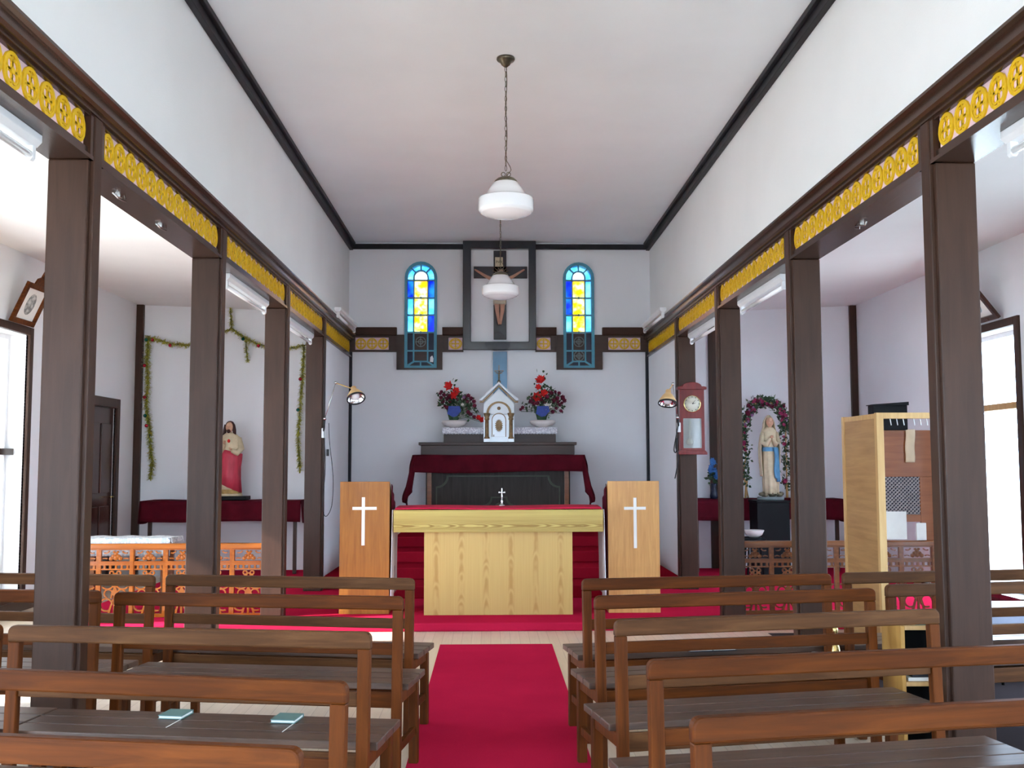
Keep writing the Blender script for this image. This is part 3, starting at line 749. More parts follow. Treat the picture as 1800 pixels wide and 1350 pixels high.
def corpus(parent, loc, s, fine=True, skin='skin', hairm='hair'):
    """a crucified figure of unit height about 1, facing -y, nailed hands level with the arms of the cross"""
    P = [((0, 0, .50), (.085, .055)), ((0, 0, .60), (.070, .050)), ((0, -.01, .72), (.095, .060)), ((0, -.01, .80), (.085, .055)), ((0, -.02, .86), .030),
         ((-.10, 0, .81), .042), ((.10, 0, .81), .042), ((-.25, 0, .88), .030), ((.25, 0, .88), .030), ((-.42, .02, .99), .020), ((.42, .02, .99), .020), ((-.455, .02, 1.01), (.026, .012)), ((.455, .02, 1.01), (.026, .012)),
         ((-.05, -.01, .46), .060), ((.05, -.01, .46), .060), ((-.045, -.07, .26), .040), ((.05, -.06, .26), .040), ((-.02, 0, .06), .024), ((.02, 0, .06), .024), ((-.01, -.05, 0), (.022, .018)), ((.018, -.04, 0), (.022, .018))]
    E_ = [(0, 1), (1, 2), (2, 3), (3, 4), (3, 5), (3, 6), (5, 7), (6, 8), (7, 9), (8, 10), (9, 11), (10, 12), (0, 13), (0, 14), (13, 15), (14, 16), (15, 17), (16, 18), (17, 19), (18, 20)]
    b = skin_body('figure', P, E_, M[skin], parent, loc, s, sub=2 if fine else 1)
    h = MB(); h.ball((0, 0, 0), .062, 14, 10, (.82, .95, 1.15)); h.ball((0, -.058, -.012), .014, 6, 5, (.8, 1, 1.4))
    h.mat(Matrix.Rotation(R(18), 4, 'Y') @ Matrix.Rotation(R(22), 4, 'X'))
    h.v = [(v[0]*s+loc[0]+.02*s, v[1]*s+loc[1]-.05*s, v[2]*s+loc[2]+.925*s) for v in h.v]
    put('head', h, M[skin], parent)
    hr = MB().ball((0, .016, .014), .068, 14, 10, (.90, 1.0, 1.12)); hr.ball((-.045, 0, -.06), .03, 8, 6, (.7, .8, 1.8)); hr.ball((.05, 0, -.05), .03, 8, 6, (.7, .8, 1.8)); hr.ball((0, -.04, -.07), .026, 8, 6, (1, .8, 1.2))
    hr.v = [(v[0]*s+loc[0]+.03*s, v[1]*s+loc[1]-.038*s, v[2]*s+loc[2]+.935*s) for v in hr.v]
    put('hair', hr, M[hairm], parent)
    if fine:
        lc = MB(); n = 20
        k = []
        for (z, rx, ry) in ((.56, .092, .066), (.52, .105, .078), (.45, .112, .085), (.39, .112, .09), (.36, .10, .085)):
            k.append([((rx+.006*sin(5*a))*cos(a), ry*sin(a)-.01, z) for a in [2*pi*i/n for i in range(n)]])
        vs = [p for r_ in k for p in r_]; fs = [(i*n+j, i*n+(j+1) % n, (i+1)*n+(j+1) % n, (i+1)*n+j) for i in range(len(k)-1) for j in range(n)]
        lc.add([(v[0]*s+loc[0], v[1]*s+loc[1], v[2]*s+loc[2]) for v in vs], fs, True)
        put('loincloth', lc, M['loincloth'], parent, solid=.004)
        nails = []
    return b
t = thing('table_crucifix', 'small metal crucifix standing on the red altar cloth', 'crucifix', (.10, 9.32, .998))
put('stand', MB().lathe([(.028, .996), (.026, 1.004), (.012, 1.012), (.008, 1.03), (.012, 1.04), (.006, 1.05), (.006, 1.06)], (.10, 9.32, 0), 16), M['steel'], t)
put('cross', MB().box(.095, .105, 9.317, 9.323, 1.05, 1.155).box(.070, .130, 9.318, 9.322, 1.114, 1.122), M['steel'], t, bevel=.001)
corpus(t, (.10, 9.312, 1.06), .068, False, 'steel', 'steel')

# ------------------------------------------------------------------ lecterns
def lectern(x0, x1, mat, label, cx, cz0, cz1, hx0, hx1, hz):
    y0, y1, zb = 9.1, 9.42, .07; zt = 1.222
    t = thing('lectern', label, 'lectern', ((x0+x1)/2, y0+.16, zb), 'wooden lecterns either side of the altar')
    th = .02
    put('front_panel', MB().box(x0, x1, y0, y0+th, zb, zt), mat, t, bevel=.002)
    for xa, xb in ((x0, x0+th), (x1-th, x1)):
        put('side_panel', MB().prism([(y0+th, zb), (y1, zb), (y1, zt-.17), (y0+th, zt-.004)], xa, xb, 'x'), mat, t, bevel=.002)
    put('book_rest', MB().prism([(y0+th, zt-.03), (y1+.01, zt-.195), (y1+.01, zt-.175), (y0+th, zt-.01)], x0+th, x1-th, 'x'), mat, t)
    put('shelf', MB().box(x0+th, x1-th, y0+th, y1-.02, .6, .62), mat, t)
    yc = y0-.004
    put('cross', MB().box(cx-.014, cx+.014, yc, y0, cz0, cz1).box(hx0, cx-.014, yc, y0, hz-.013, hz+.013).box(cx+.014, hx1, yc, y0, hz-.013, hz+.013), M['cross_white'], t, bevel=.001)
    return t
lectern(-1.328, -.892, M['lect_l'], 'amber brown lectern with white cross, left of the altar', -1.122, .665, 1.085, -1.218, -1.005, .988)
lr = lectern(1.036, 1.492, M['lect_r'], 'paler tan lectern with white cross, right of the altar', 1.276, .632, 1.075, 1.178, 1.372, .982)
for xa, xb, lab in ((-.888, -.868, 'dark red cloth hanging at the inner side of the amber lectern'), (1.012, 1.032, 'dark red cloth hanging at the inner side of the paler lectern')):
    xm = (xa+xb)/2
    g = MB().grid(lambda u, v: (xm+.006*sin(u*14+v*2), 9.13+.28*u, (1.20-.17*u)*(1-v)+.30*v), 14, 8)
    tag(put('lectern_cloth', g, M['maroon'], solid=.004), lab, 'cloth', 'dark red cloths on the lecterns')

# ------------------------------------------------------------------ high altar
zs = .55
t = thing('high_altar', 'dark carved high altar with two raised shelves against the end wall', 'altar', (.1, 12.6, zs))
put('base_cabinet', MB().box(-.78, .955, 12.38, 12.88, zs, 1.40), M['dark_cab'], t, bevel=.004)
put('table_slab', MB().box(-.90, 1.09, 12.27, 12.89, 1.40, 1.472), M['dark_cab'], t, bevel=.006)
put('lower_shelf', MB().box(-.84, 1.01, 12.36, 12.89, 1.478, 1.60).box(-.868, 1.035, 12.34, 12.89, 1.60, 1.635), M['brown_x'], t, bevel=.004)
put('upper_shelf', MB().box(-.575, .795, 12.52, 12.89, 1.635, 1.79).box(-.59, .81, 12.50, 12.89, 1.79, 1.812), M['brown_x'], t, bevel=.003)
for xx in (-.765, .885):
    put('pilaster', MB().box(xx, xx+.055, 12.355, 12.38, zs, 1.38).box(xx-.01, xx+.065, 12.345, 12.38, 1.30, 1.36), M['red_brown_wood'], t, bevel=.003)
# carved border with scooped corners
def scoop(x0, x1, z0, z1, r, n=6):
    pts = [(x0, z0), (x1, z0), (x1, z1-r)]
    pts += [(x1-r*sin(a)*1, z1-r*cos(a)*1) for a in []]
    pts += [(x1+0-r+r*cos(pi/2-pi/2*i/n)*0 - 0, 0)] if False else []
    pts += [(x1-r*sin(pi/2*i/n), z1-r+0 + 0*(i) + (r-r*cos(pi/2*i/n))*1.0) for i in range(1, n+1)]
    pts += [(x0+r-0*i-(r-r*cos(pi/2*i/n))*0 - r*(1-cos(pi/2*i/n)), z1-r*sin(pi/2*i/n)) for i in range(0, n+1)]
    return pts
def border(x0, x1, z0, z1, r, w, n=6):
    def path(d):
        X0, X1, Z0, Z1, rr = x0+d, x1-d, z0+d, z1-d, r+d*.4
        p = [(X0, Z0), (X1, Z0), (X1, Z1-rr)]
        p += [(X1-rr*sin(a), Z1-rr*cos(a)) for a in [pi/2*i/n for i in range(1, n)]]     # concave
        p += [(X1-rr, Z1), (X0+rr, Z1)]
        p += [(X0+rr*cos(a), Z1-rr*sin(a)) for a in [pi/2*i/n for i in range(1, n)]]
        p += [(X0, Z1-rr)]
        return p
    return path(0), path(w)
o_, i_ = border(-.66, .835, .62, 1.235, .13, .014)
put('carved_border', MB().ring(o_, i_, 12.368, 12.38), M['dark_gilt'], t)
o_, i_ = border(-.10, .30, .62, .98, .10, .014)
put('carved_border', MB().ring(o_, i_, 12.366, 12.38), M['dark_gilt'], t)
put('rosette', MB().lathe([(.001, 0), (.03, .006), (.045, .012), (.05, .0)], (.1, 12.372, .86), 12, axis=Matrix.Rotation(pi/2, 3, 'X')), M['dark_gilt'], t)
# maroon cloth over the altar slab
x0, x1, yf = -.925, 1.115, 12.255
cl = MB()
cl.grid(lambda u, v: (x0+(x1-x0)*u, yf+.095*v, 1.482+.003*sin(u*17)), 40, 2)
cl.grid(lambda u, v: (x0+(x1-x0)*u, yf-.006-.012*v*sin(u*30)-.004, 1.482-(.205+.012*sin(u*6))*v), 60, 6)
for s, xe in ((-1, x0), (1, x1)):
    cl.grid(lambda u, v: (xe+s*(.002+.115*min(1, v*1.1)*(1-.35*u)+.012*sin(v*9+u*6)), yf+.005+.28*u-.03*v, 1.482-(.56+.05*u)*v), 8, 14)
    cl.grid(lambda u, v: (xe-s*(.0+.05*u)+s*.115*min(1, v*1.1)*(1-u*.5), yf-.012-.012*sin(u*5), 1.482-(.56-.12*u)*v), 4, 14)
tag(put('altar_frontal_cloth', cl, M['maroon'], solid=.004), 'maroon cloth draped over the high altar, ends hanging loose', 'altar cloth')
for (a, b, lab) in ((-.592, -.09, 'white lace runner under the left flower vase'), (.285, .812, 'white lace runner under the right flower vase')):
    g = MB().grid(lambda u, v: (a+(b-a)*u, 12.492+.30*v, 1.8165), 10, 3)
    n = 14
    g.grid(lambda u, v: (a+(b-a)*u, 12.490-.003*sin(u*20), 1.8165-(.075+.006*abs(sin(u*n*pi)))*v), 56, 3)
    tag(put('lace_runner', g, M['lace'], solid=.003), lab, 'cloth', 'lace runners on the high altar')

# tabernacle
t = thing('tabernacle', 'small white house shaped tabernacle with gilt columns on the high altar', 'tabernacle', (.098, 12.40, 1.637))
cx = .098; hw = .185; yf = 12.365
put('body', MB().prism([(cx-hw, 1.637), (cx+hw, 1.637), (cx+hw, 2.10), (cx, 2.285), (cx-hw, 2.10)], yf, 12.498), M['white_paint'], t, bevel=.003)
rf = MB()
for s in (-1, 1):
    rf.prism([(cx, 2.335), (cx+s*.205, 2.14), (cx+s*.235, 2.14), (cx+s*.235, 2.165), (cx+s*.212, 2.165), (cx, 2.365)][:6], yf-.035, 12.498)
put('roof', rf, M['white_paint'], t)
gm = MB()
for s in (-1, 1):
    gm.prism([(cx, 2.322), (cx+s*.198, 2.128), (cx+s*.232, 2.128), (cx+s*.232, 2.112), (cx+s*.192, 2.112), (cx, 2.300)], yf-.04, yf-.006)
put('gable_moulding', gm, M['gilt'], t)
n = 16
put('arch_moulding', MB().ring([(cx+.15*cos(pi*i/n), 1.985+.15*sin(pi*i/n)*.95) for i in range(n+1)]+[(cx-.15, 1.97), (cx+.15, 1.97)], [(cx+.122*cos(pi*i/n), 1.985+.122*sin(pi*i/n)) for i in range(n+1)]+[(cx-.122, 1.97), (cx+.122, 1.97)], yf-.016, yf), M['gilt'], t)
for s in (-1, 1):
    x = cx+s*.145
    put('column', MB().lathe([(.034, 1.675), (.034, 1.69), (.024, 1.705), (.022, 1.90), (.030, 1.905), (.030, 1.92), (.024, 1.93), (.038, 1.965), (.042, 1.985)], (x, yf-.03, 0), 12), M['gilt'], t)
    put('column_foot', MB().box(x-.036, x+.036, yf-.064, yf+.0, 1.637, 1.676), M['white_paint'], t, bevel=.002)
dz = 1.86
dr = put('door', MB().prism([(cx-.088, 1.66), (cx+.088, 1.66)]+[(cx+.088*cos(pi*i/n), 1.90+.088*sin(pi*i/n)) for i in range(n+1)], yf-.008, yf), M['white_paint'], t)
put('door_moulding', MB().ring([(cx+.088*cos(pi*i/n), 1.90+.088*sin(pi*i/n)) for i in range(n+1)]+[(cx-.088, 1.70), (cx+.088, 1.70)], [(cx+.078*cos(pi*i/n), 1.90+.078*sin(pi*i/n)) for i in range(n+1)]+[(cx-.078, 1.701), (cx+.078, 1.701)], yf-.013, yf-.008), M['gilt'], dr)
st = []
for i in range(36):
    a = 2*pi*i/36; r = 1.0 if i % 2 == 0 else .74
    st.append((cx+.050*r*cos(a), 1.835+.084*r*sin(a)))
put('sunburst', MB().prism(st, yf-.02, yf-.008), M['gilt'], dr)
put('rosette', MB().lathe([(.001, .008), (.014, .006), (.022, 0)], (cx, yf, 2.045), 12, axis=Matrix.Rotation(pi/2, 3, 'X')), M['gilt'], t)
put('key_lock', MB().box(cx-.068, cx-.056, yf-.014, yf-.006, 1.70, 1.725), M['bronze'], dr)
t = thing('roof_crucifix', 'slender dark metal crucifix on the tabernacle ridge', 'crucifix', (.100, 12.43, 2.36))
put('cross', MB().box(.095, .105, 12.426, 12.434, 2.36, 2.575).box(.045, .155, 12.426, 12.434, 2.50, 2.51).box(.06, .14, 12.427, 12.433, 2.472, 2.478), M['bronze'], t, bevel=.001)
put('foot', MB().lathe([(.02, 2.345), (.022, 2.375), (.008, 2.40)], (.100, 12.43, 0), 10), M['bronze'], t)
corpus(t, (.10, 12.418, 2.375), .125, False, 'bronze', 'bronze')

# board behind with sky reflection painted into its colour, framed crucifix
tag(put('wall_board', MB().box(.028, .205, BK-.03, BK, 1.9, 2.79), M['sky_sheen_board'], bevel=.004), 'narrow glossy brown board behind the tabernacle, blue sky reflection painted in', 'board')
t = thing('wall_crucifix', 'large framed crucifix hanging high on the end wall', 'crucifix', (.115, BK-.05, 2.80))
fx0, fx1, fz0, fz1 = -.352, .572, 2.80, 4.19
ix0, ix1, iz0, iz1 = -.248, .478, 2.905, 4.085
put('frame', MB().ring([(fx0, fz0), (fx1, fz0), (fx1, fz1), (fx0, fz1)], [(ix0, iz0), (ix1, iz0), (ix1, iz1), (ix0, iz1)], BK-.13, BK-.03), M['frame_dark'], t, bevel=.008)
put('backing', MB().box(ix0-.01, ix1+.01, BK-.05, BK-.035, iz0-.01, iz1+.01), M['plaster'], t)
cr = put('cross', MB().box(.036, .198, BK-.085, BK-.05, 2.935, 4.07).box(-.215, .462, BK-.085, BK-.05, 3.715, 3.868), M['frame_dark'], t, bevel=.004)
corpus(t, (.112, BK-.115, 3.12), .70, True)
put('sign', MB().box(.055, .155, BK-.093, BK-.085, 3.865, 3.985), M['sign'], t, bevel=.002)
def text(s, size, loc, rot, mat, name, label=None, cat=None, parent=None):
    cu = bpy.data.curves.new(name, 'FONT'); cu.body = s; cu.size = size; cu.align_x = 'CENTER'; cu.align_y = 'CENTER'; cu.extrude = .0008
    ob = bpy.data.objects.new(name, cu); col.objects.link(ob); ob.data.materials.append(mat)
    ob.rotation_euler = rot
    dg = bpy.context.evaluated_depsgraph_get(); me = bpy.data.meshes.new_from_object(ob.evaluated_get(dg)); rr = ob.rotation_euler.copy()
    bpy.data.objects.remove(ob); ob = bpy.data.objects.new(name, me); col.objects.link(ob); ob.rotation_euler = rr
    if parent: ob.parent = parent; ob.location = Vector(loc)-ORG.get(parent.name, Vector((0, 0, 0)))
    else: ob.location = loc
    return ob
text('INRI', .045, (.105, BK-.0945, 3.925), (pi/2, 0, 0), M['black'], 'lettering', parent=t)
rays = MB()
for k in range(16):
    a = 2*pi*k/16; c, s = cos(a), sin(a)
    rays.prism([(.128+.03*c-.006*s, 3.77+.03*s+.006*c), (.128+.03*c+.006*s, 3.77+.03*s-.006*c), (.128+.12*c, 3.77+.12*s)], BK-.098, BK-.092)
put('halo_rays', rays, M['gilt'], t)

# ------------------------------------------------------------------ flowers
def petal_flower(n, r, wd, cup, name, mat, rows=1):
    mb = MB()
    for q in range(rows):
        for k in range(n):
            a = 2*pi*(k+.5*q)/n; c, s = cos(a), sin(a); rr = r*(1-.3*q)
            L_ = [(0, 0, 0), (rr*.5, wd*.5, cup*.35*rr*(1+q)), (rr, 0, cup*rr*(1+q)), (rr*.5, -wd*.5, cup*.35*rr*(1+q))]
            vs = [(x*c-y*s, x*s+y*c, z) for x, y, z in L_]
            mb.add(vs, [(0, 1, 2), (0, 2, 3)])
    mb.ball((0, 0, r*.12), r*.16, 6, 4)
    me = mb.mesh(name); me.materials.append(mat); return me
FL = {'red': petal_flower(6, .075, .050, .55, 'red_lily', M['fl_red'], 2), 'wine': petal_flower(7, .030, .022, .5, 'wine_blossom', M['fl_wine'], 2),
      'pink': petal_flower(6, .030, .026, .5, 'pink_blossom', M['fl_pink'], 2), 'white': petal_flower(6, .055, .032, .35, 'white_lily', M['fl_white']),
      'blue': petal_flower(6, .04, .03, .4, 'blue_blossom', M['fl_blue'], 2), 'mauve': petal_flower(6, .022, .02, .4, 'mauve_blossom', M['fl_mauve'], 2)}
def leaves(mb, pts, n, size, spread, rg):
    for _ in range(n):
        p = Vector(rg.choice(pts)) + Vector((rg.uniform(-1, 1)*spread, rg.uniform(-1, 1)*spread*.6, rg.uniform(-1, 1)*spread))
        d = Vector((rg.uniform(-1, 1), rg.uniform(-1, .3), rg.uniform(-.6, 1))).normalized(); w = d.orthogonal().normalized()*size*.3
        w.rotate(Matrix.Rotation(rg.uniform(0, 6), 3, d)); s = size*rg.uniform(.6, 1.2)
        up = d.cross(w).normalized()*size*.1
        mb.add([p, p+d*s*.5+w+up, p+d*s, p+d*s*.5-w+up], [(0, 1, 2), (0, 2, 3)])
def bouquet(cx, label, side, rg):
    yb, zb = 12.66, 1.818
    t = thing('flower_vase', label, 'flower arrangement', (cx, yb, zb), 'flower vases on the high altar')
    put('bowl', MB().lathe([(.05, zb), (.06, zb+.01), (.13, zb+.035), (.16, zb+.065), (.155, zb+.09), (.12, zb+.095), (.10, zb+.07)], (cx, yb, 0), 24, sy=.7), M['bowl'], t)
    bx = cx+side*.0
    put('foil', MB().lathe([(.05, zb+.075), (.065, zb+.13), (.085, zb+.20), (.105, zb+.26), (.085, zb+.25)], (bx-.01, yb, 0), 11, sy=.7, smooth=False), M['leaf'] if side > 0 else M['leaf'], t)
    put('ribbon', MB().prism([(bx-.085, zb+.17), (bx-.02, zb+.13), (bx+.03, zb+.14), (bx+.085, zb+.20), (bx+.07, zb+.265), (bx-.07, zb+.265)], yb-.10, yb-.085), M['blue_foil'], t)
    base = Vector((bx, yb, zb+.2))
    spots = []
    if side < 0:
        spots = [('red', -.06, .49, .95), ('red', .01, .43, .8), ('red', -.02, .38, .75), ('mauve', .12, .36, 1.2), ('white', .10, .26, .5)] + \
                [('wine', x, z, rg.uniform(.8, 1.2)) for x, z in ((-.16, .42), (-.13, .38), (-.17, .35), (-.10, .33), (-.14, .30), (-.05, .30), (-.12, .25), (-.09, .22), (-.02, .34), (.03, .33), (-.06, .37), (.13, .33), (.17, .37), (.21, .34), (.24, .30), (.16, .30), (.25, .25), (.14, .22), (.17, .17), (.20, .14), (.24, .11), (-.18, .39))] + \
                [('red', .30, .10, .55), ('red', .34, .07, .6), ('red', .37, .08, .5)]
    else:
        spots = [('red', -.02, .56, 1.0), ('red', -.05, .48, .6), ('red', -.08, .36, 1.0), ('red', .01, .40, .8), ('white', .07, .25, 1.1), ('white', .03, .21, .8)] + \
                [('wine', x, z, rg.uniform(.8, 1.25)) for x, z in ((-.15, .30), (-.11, .27), (-.06, .28), (-.13, .34), (.05, .36), (.10, .40), (.15, .42), (.20, .40), (.24, .35), (.18, .34), (.13, .31), (.24, .28), (.20, .25), (.16, .21), (.22, .18), (.12, .17), (-.27, .20), (-.25, .23), (-.02, .32), (.26, .31), (.02, .29), (.19, .29))]
    for i, (k, dx, dz, s) in enumerate(spots):
        inst('blossom', FL[k], t, (cx+dx, yb-.06+rg.uniform(-.04, .03), zb+dz+.02), (R(75)+rg.uniform(-.4, .3), rg.uniform(-.5, .5), rg.uniform(-.5, .5)), s)
    sm = MB()
    for k, dx, dz, s in spots: sm.tube([base-Vector((0, 0, .1)), base+Vector((dx*.4, 0, (dz-.2)*.55)), Vector((cx+dx, yb-.03, zb+dz))], .0035, 4, False)
    put('stems', sm, M['leaf'], t)
    lf = MB(); leaves(lf, [(cx+dx*rg.uniform(.4, 1), yb-.02, zb+.12+dz*rg.uniform(.5, .95)) for _, dx, dz, _ in spots], 260, .055, .06, rg)
    put('leaves', lf, M['leaf'], t)
    lg = MB(); leaves(lg, [(cx+.08, yb-.02, zb+.30), (cx+.14, yb-.02, zb+.26), (cx+.05, yb-.03, zb+.2), (cx-.08*side, yb-.02, zb+.24), (cx+.13, yb-.02, zb+.34)], 150, .045, .07, rg)
    put('filler_foliage', lg, M['leaf_grey'], t)
bouquet(-.448, 'left flower vase on the high altar, its spray drooping towards the tabernacle', -1, random.Random(3))
bouquet(.64, 'right flower vase on the high altar, with white lilies and tall red bloom', 1, random.Random(5))

# ------------------------------------------------------------------ pendant lamps
def pendant(x, y, label):
    t = thing('pendant_lamp', label, 'lamp', (x, y, 4.19), 'opal pendant lamps over the nave')
    put('ceiling_rose', MB().lathe([(.062, 4.19), (.064, 4.178), (.058, 4.168), (.040, 4.160), (.030, 4.140), (.012, 4.125)], (x, y, 0), 24), M['bronze'], t)
    z = 4.125; zend = 3.39; n = int((z-zend)/.034)
    lk = MB()
    for i in range(n):
        zc = z-.017-i*(z-zend)/n; a = (i % 2)*pi/2+.4
        pts = []
        for j in range(9):
            q = 2*pi*j/8; u = .0075*cos(q); w = .021*sin(q); pts.append((x+u*cos(a), y+u*sin(a), zc+w))
        lk.tube(pts, .0022, 5, False)
    put('chain', lk, M['bronze'], t)
    put('cord', MB().tube([(x+.004+.004*sin(i*.9), y, 4.125-i*(4.125-3.47)/12) for i in range(13)]+[(x+.028, y, 3.42), (x+.036, y, 3.395), (x+.018, y, 3.37), (x, y, 3.35)], .0028, 6), M['bronze'], t)
    for s in (-1, 1):
        put('scroll', MB().tube([(x+s*.018+.014*cos(q), y, 3.365+.014*sin(q)) for q in [2*pi*i/12 for i in range(13)]], .0028, 5, False), M['bronze'], t)
    put('gallery', MB().lathe([(.012, 3.352), (.03, 3.347), (.060, 3.334), (.076, 3.320), (.082, 3.308), (.076, 3.304)], (x, y, 0), 28), M['bronze'], t)
    put('glass_shade', MB().lathe([(.072, 3.310), (.086, 3.303), (.118, 3.255), (.148, 3.212), (.168, 3.200), (.187, 3.194), (.190, 3.186), (.190, 3.118), (.187, 3.108), (.176, 3.100), (.172, 3.094), (.164, 3.091), (.14, 3.078), (.08, 3.062), (.02, 3.057), (.001, 3.057)], (x, y, 0), 40), M['opal'], t)
    return t
pendant(.105, 6.92, 'nearer white opal glass pendant lamp on a chain')
p2 = pendant(.100, 10.42, 'farther white opal glass pendant lamp, in front of the wall crucifix')

# ------------------------------------------------------------------ strip lights
def strip(x, y0, y1, z, label, hang=True):
    """fitting along y with one exposed tube under it"""
    t = thing('strip_light', label, 'lamp', (x, (y0+y1)/2, z), 'fluorescent strip lights')
    put('housing', MB().prism([(x-.035, z), (x+.035, z), (x+.035, z-.030), (x+.016, z-.052), (x-.016, z-.052), (x-.035, z-.030)], y0, y1), M['white_metal'], t, bevel=.003)
    for y in (y0+.012, y1-.042):
        put('lamp_holder', MB().prism([(x-.016, z-.05), (x+.016, z-.05), (x+.016, z-.10), (x+.008, z-.112), (x-.008, z-.112), (x-.016, z-.10)], y, y+.03), M['white_metal'], t, bevel=.002)
    put('tube', MB().tube([(x, y0+.04, z-.088), (x, y1-.04, z-.088)], .0155, 14), M['tube'], t)
    return t
strip(-1.86, 7.13, 8.40, BZ0, 'strip light under the left beam, second pillar to third')
strip(-1.86, 9.32, 10.55, BZ0, 'strip light under the left beam, third pillar to fourth')
strip(-1.86, 2.85, 4.12, BZ0, 'strip light at the upper left edge, before the nearest left pillar')
strip(2.08, 7.12, 8.38, BZ0, 'strip light under the right beam, second pillar to third')
strip(2.08, 9.30, 10.52, BZ0, 'strip light under the right beam, third pillar to fourth')
strip(2.10, 2.75, 4.02, BZ0, 'strip light at the upper right edge, before the nearest right pillar')
for x, s, lab in ((-1.645, 1, 'strip light on the left wall ledge beside the altar'), (1.865, -1, 'strip light on the right wall ledge beside the altar')):
    strip(x, 10.95, 12.3, 3.06, lab)
# ornate hooks under the near beams
for i, (x, y, lab) in enumerate(((-1.85, 5.05, 'small steel hooks under the left beam past the first pillar'), (2.07, 5.6, 'small steel clip under the right beam'), (-1.85, 5.7, 'steel clip under the left beam, middle of its second bay'))):
    mb = MB().tube([(x, y-.09, BZ0-.008), (x+.01, y-.04, BZ0-.02), (x-.008, y, BZ0-.012), (x+.01, y+.05, BZ0-.018), (x, y+.09, BZ0-.006)], .004, 6)
    mb.box(x-.012, x+.012, y-.02, y+.02, BZ0-.012, BZ0)
    tag(put('beam_hook', mb, M['steel']), lab, 'hook')

# ------------------------------------------------------------------ swing-arm spot lamps
def spot(side, head, elbow, joint, base, label, aim):
    t = thing('swing_arm_lamp', label, 'lamp', base, 'cream clamp lamps at the sanctuary entrance')
    b, j, e, h = map(Vector, (base, joint, elbow, head))
    put('clamp', MB().box(b.x-.018, b.x+.018, b.y-.02, b.y+.02, b.z-.05, b.z+.05), M['white_metal'], t, bevel=.004)
    put('lower_arm', MB().tube([b, j], [.011, .009], 8), M['black_rubber'], t)
    put('upper_arm', MB().tube([j, e], .0045, 6), M['steel'], t)
    put('knuckle', MB().ball(tuple(j), .017, 10, 8), M['steel'], t)
    put('knuckle', MB().ball(tuple(e), .016, 10, 8), M['steel'], t)
    put('head_arm', MB().tube([e, h], .006, 6), M['ply_edge'], t)
    d = Vector(aim).normalized(); Rm = d.to_track_quat('Z', 'Y').to_matrix()
    put('shade', MB().lathe([(.018, -.03), (.026, -.022), (.028, .012), (.040, .022), (.055, .040), (.082, .085), (.093, .12)], h, 24, axis=Rm, closed=False), M['cream_enamel'], t, solid=.003)
    put('rim', MB().lathe([(.087, .115), (.097, .115), (.098, .13), (.087, .13), (.087, .115)], h, 24, axis=Rm, closed=False), M['black_rubber'], t)
    put('reflector', MB().lathe([(.02, .05), (.05, .07), (.075, .10), (.086, .12)], h, 24, axis=Rm, closed=False), M['chrome'], t)
    rb = MB(); rb.ball((0, 0, .095), .045, 14, 10, (1, 1, .8)); rb.mat(Matrix.Translation(h) @ Rm.to_4x4()); put('bulb', rb, M['opal'], t)
    return t
Ys = 10.6
spot(-1, (-1.41, 10.55, 2.145), (-1.605, Ys, 2.215), (-1.715, Ys+.02, 1.845), (-1.74, Ys+.1, 1.70), 'cream swing arm spot lamp on the farthest left pillar', (.25, -.5, -.75))
spot(1, (1.815, 10.42, 2.10), (1.878, 10.5, 2.195), (1.93, 10.55, 1.85), (1.955, 10.62, 1.75), 'cream swing arm spot lamp beside the red wall clock', (-.12, -.35, -.9))
def cable(pts, label, r=.0035, m='black_rubber', name='cable'):
    # smooth path
    P = [Vector(p) for p in pts]; out = []
    for i in range(len(P)-1):
        p0, p1, p2, p3 = P[max(0, i-1)], P[i], P[i+1], P[min(len(P)-1, i+2)]
        for k in range(5):
            q = k/5; out.append(.5*((2*p1)+(-p0+p2)*q+(2*p0-5*p1+4*p2-p3)*q*q+(-p0+3*p1-3*p2+p3)*q**3))
    out.append(P[-1])
    return tag(put(name, MB().tube(out, r, 6), M[m]), label, 'cable')
cable([(-1.735, 10.66, 2.7), (-1.735, 10.66, 2.2), (-1.73, 10.66, 1.75), (-1.71, 10.66, 1.35), (-1.735, 10.66, .96), (-1.70, 10.66, .84), (-1.64, 10.66, .95), (-1.63, 10.66, 1.25), (-1.67, 10.66, 1.6), (-1.68, 10.66, 1.8)], 'thin looping lamp cable against the left sanctuary wall')
cable([(1.955, 10.60, 1.83), (1.93, 10.59, 1.70), (1.895, 10.58, 1.52), (1.92, 10.58, 1.50), (1.93, 10.58, 1.64), (1.915, 10.58, 1.55), (1.935, 10.58, 1.48), (1.94, 10.6, 1.40), (1.905, 10.6, 1.22)], 'bundled lamp cable hanging left of the red wall clock', .006)
tag(put('adapter', MB().box(-1.70, -1.675, 10.64, 10.67, 1.46, 1.53), M['black_rubber'], bevel=.003), 'small black plug hanging below the left swing arm lamp', 'plug')

# ------------------------------------------------------------------ pendulum clock on the farthest right pillar
t = thing('wall_clock', 'red pendulum wall clock on the farthest right pillar', 'clock', (2.10, 10.69, 1.82))
cx, y0 = 2.098, 10.62
put('case', MB().ring([(cx-.128, 1.50), (cx+.128, 1.50), (cx+.128, 2.15), (cx-.128, 2.15)], [(cx-.095, 1.535), (cx+.095, 1.535), (cx+.095, 1.845), (cx-.095, 1.845)], y0, 10.70).box(cx-.128, cx+.128, 10.70, 10.72, 1.5, 2.15), M['clock_red'], t, bevel=.004)
n = 10
put('pediment', MB().prism([(cx-.152, 2.145), (cx+.152, 2.145), (cx+.152, 2.172), (cx+.125, 2.178)]+[(cx+.10*cos(pi*i/n), 2.178+.045*sin(pi*i/n)) for i in range(n+1)]+[(cx-.125, 2.178), (cx-.152, 2.172)], y0-.02, 10.72), M['clock_red'], t, bevel=.004)
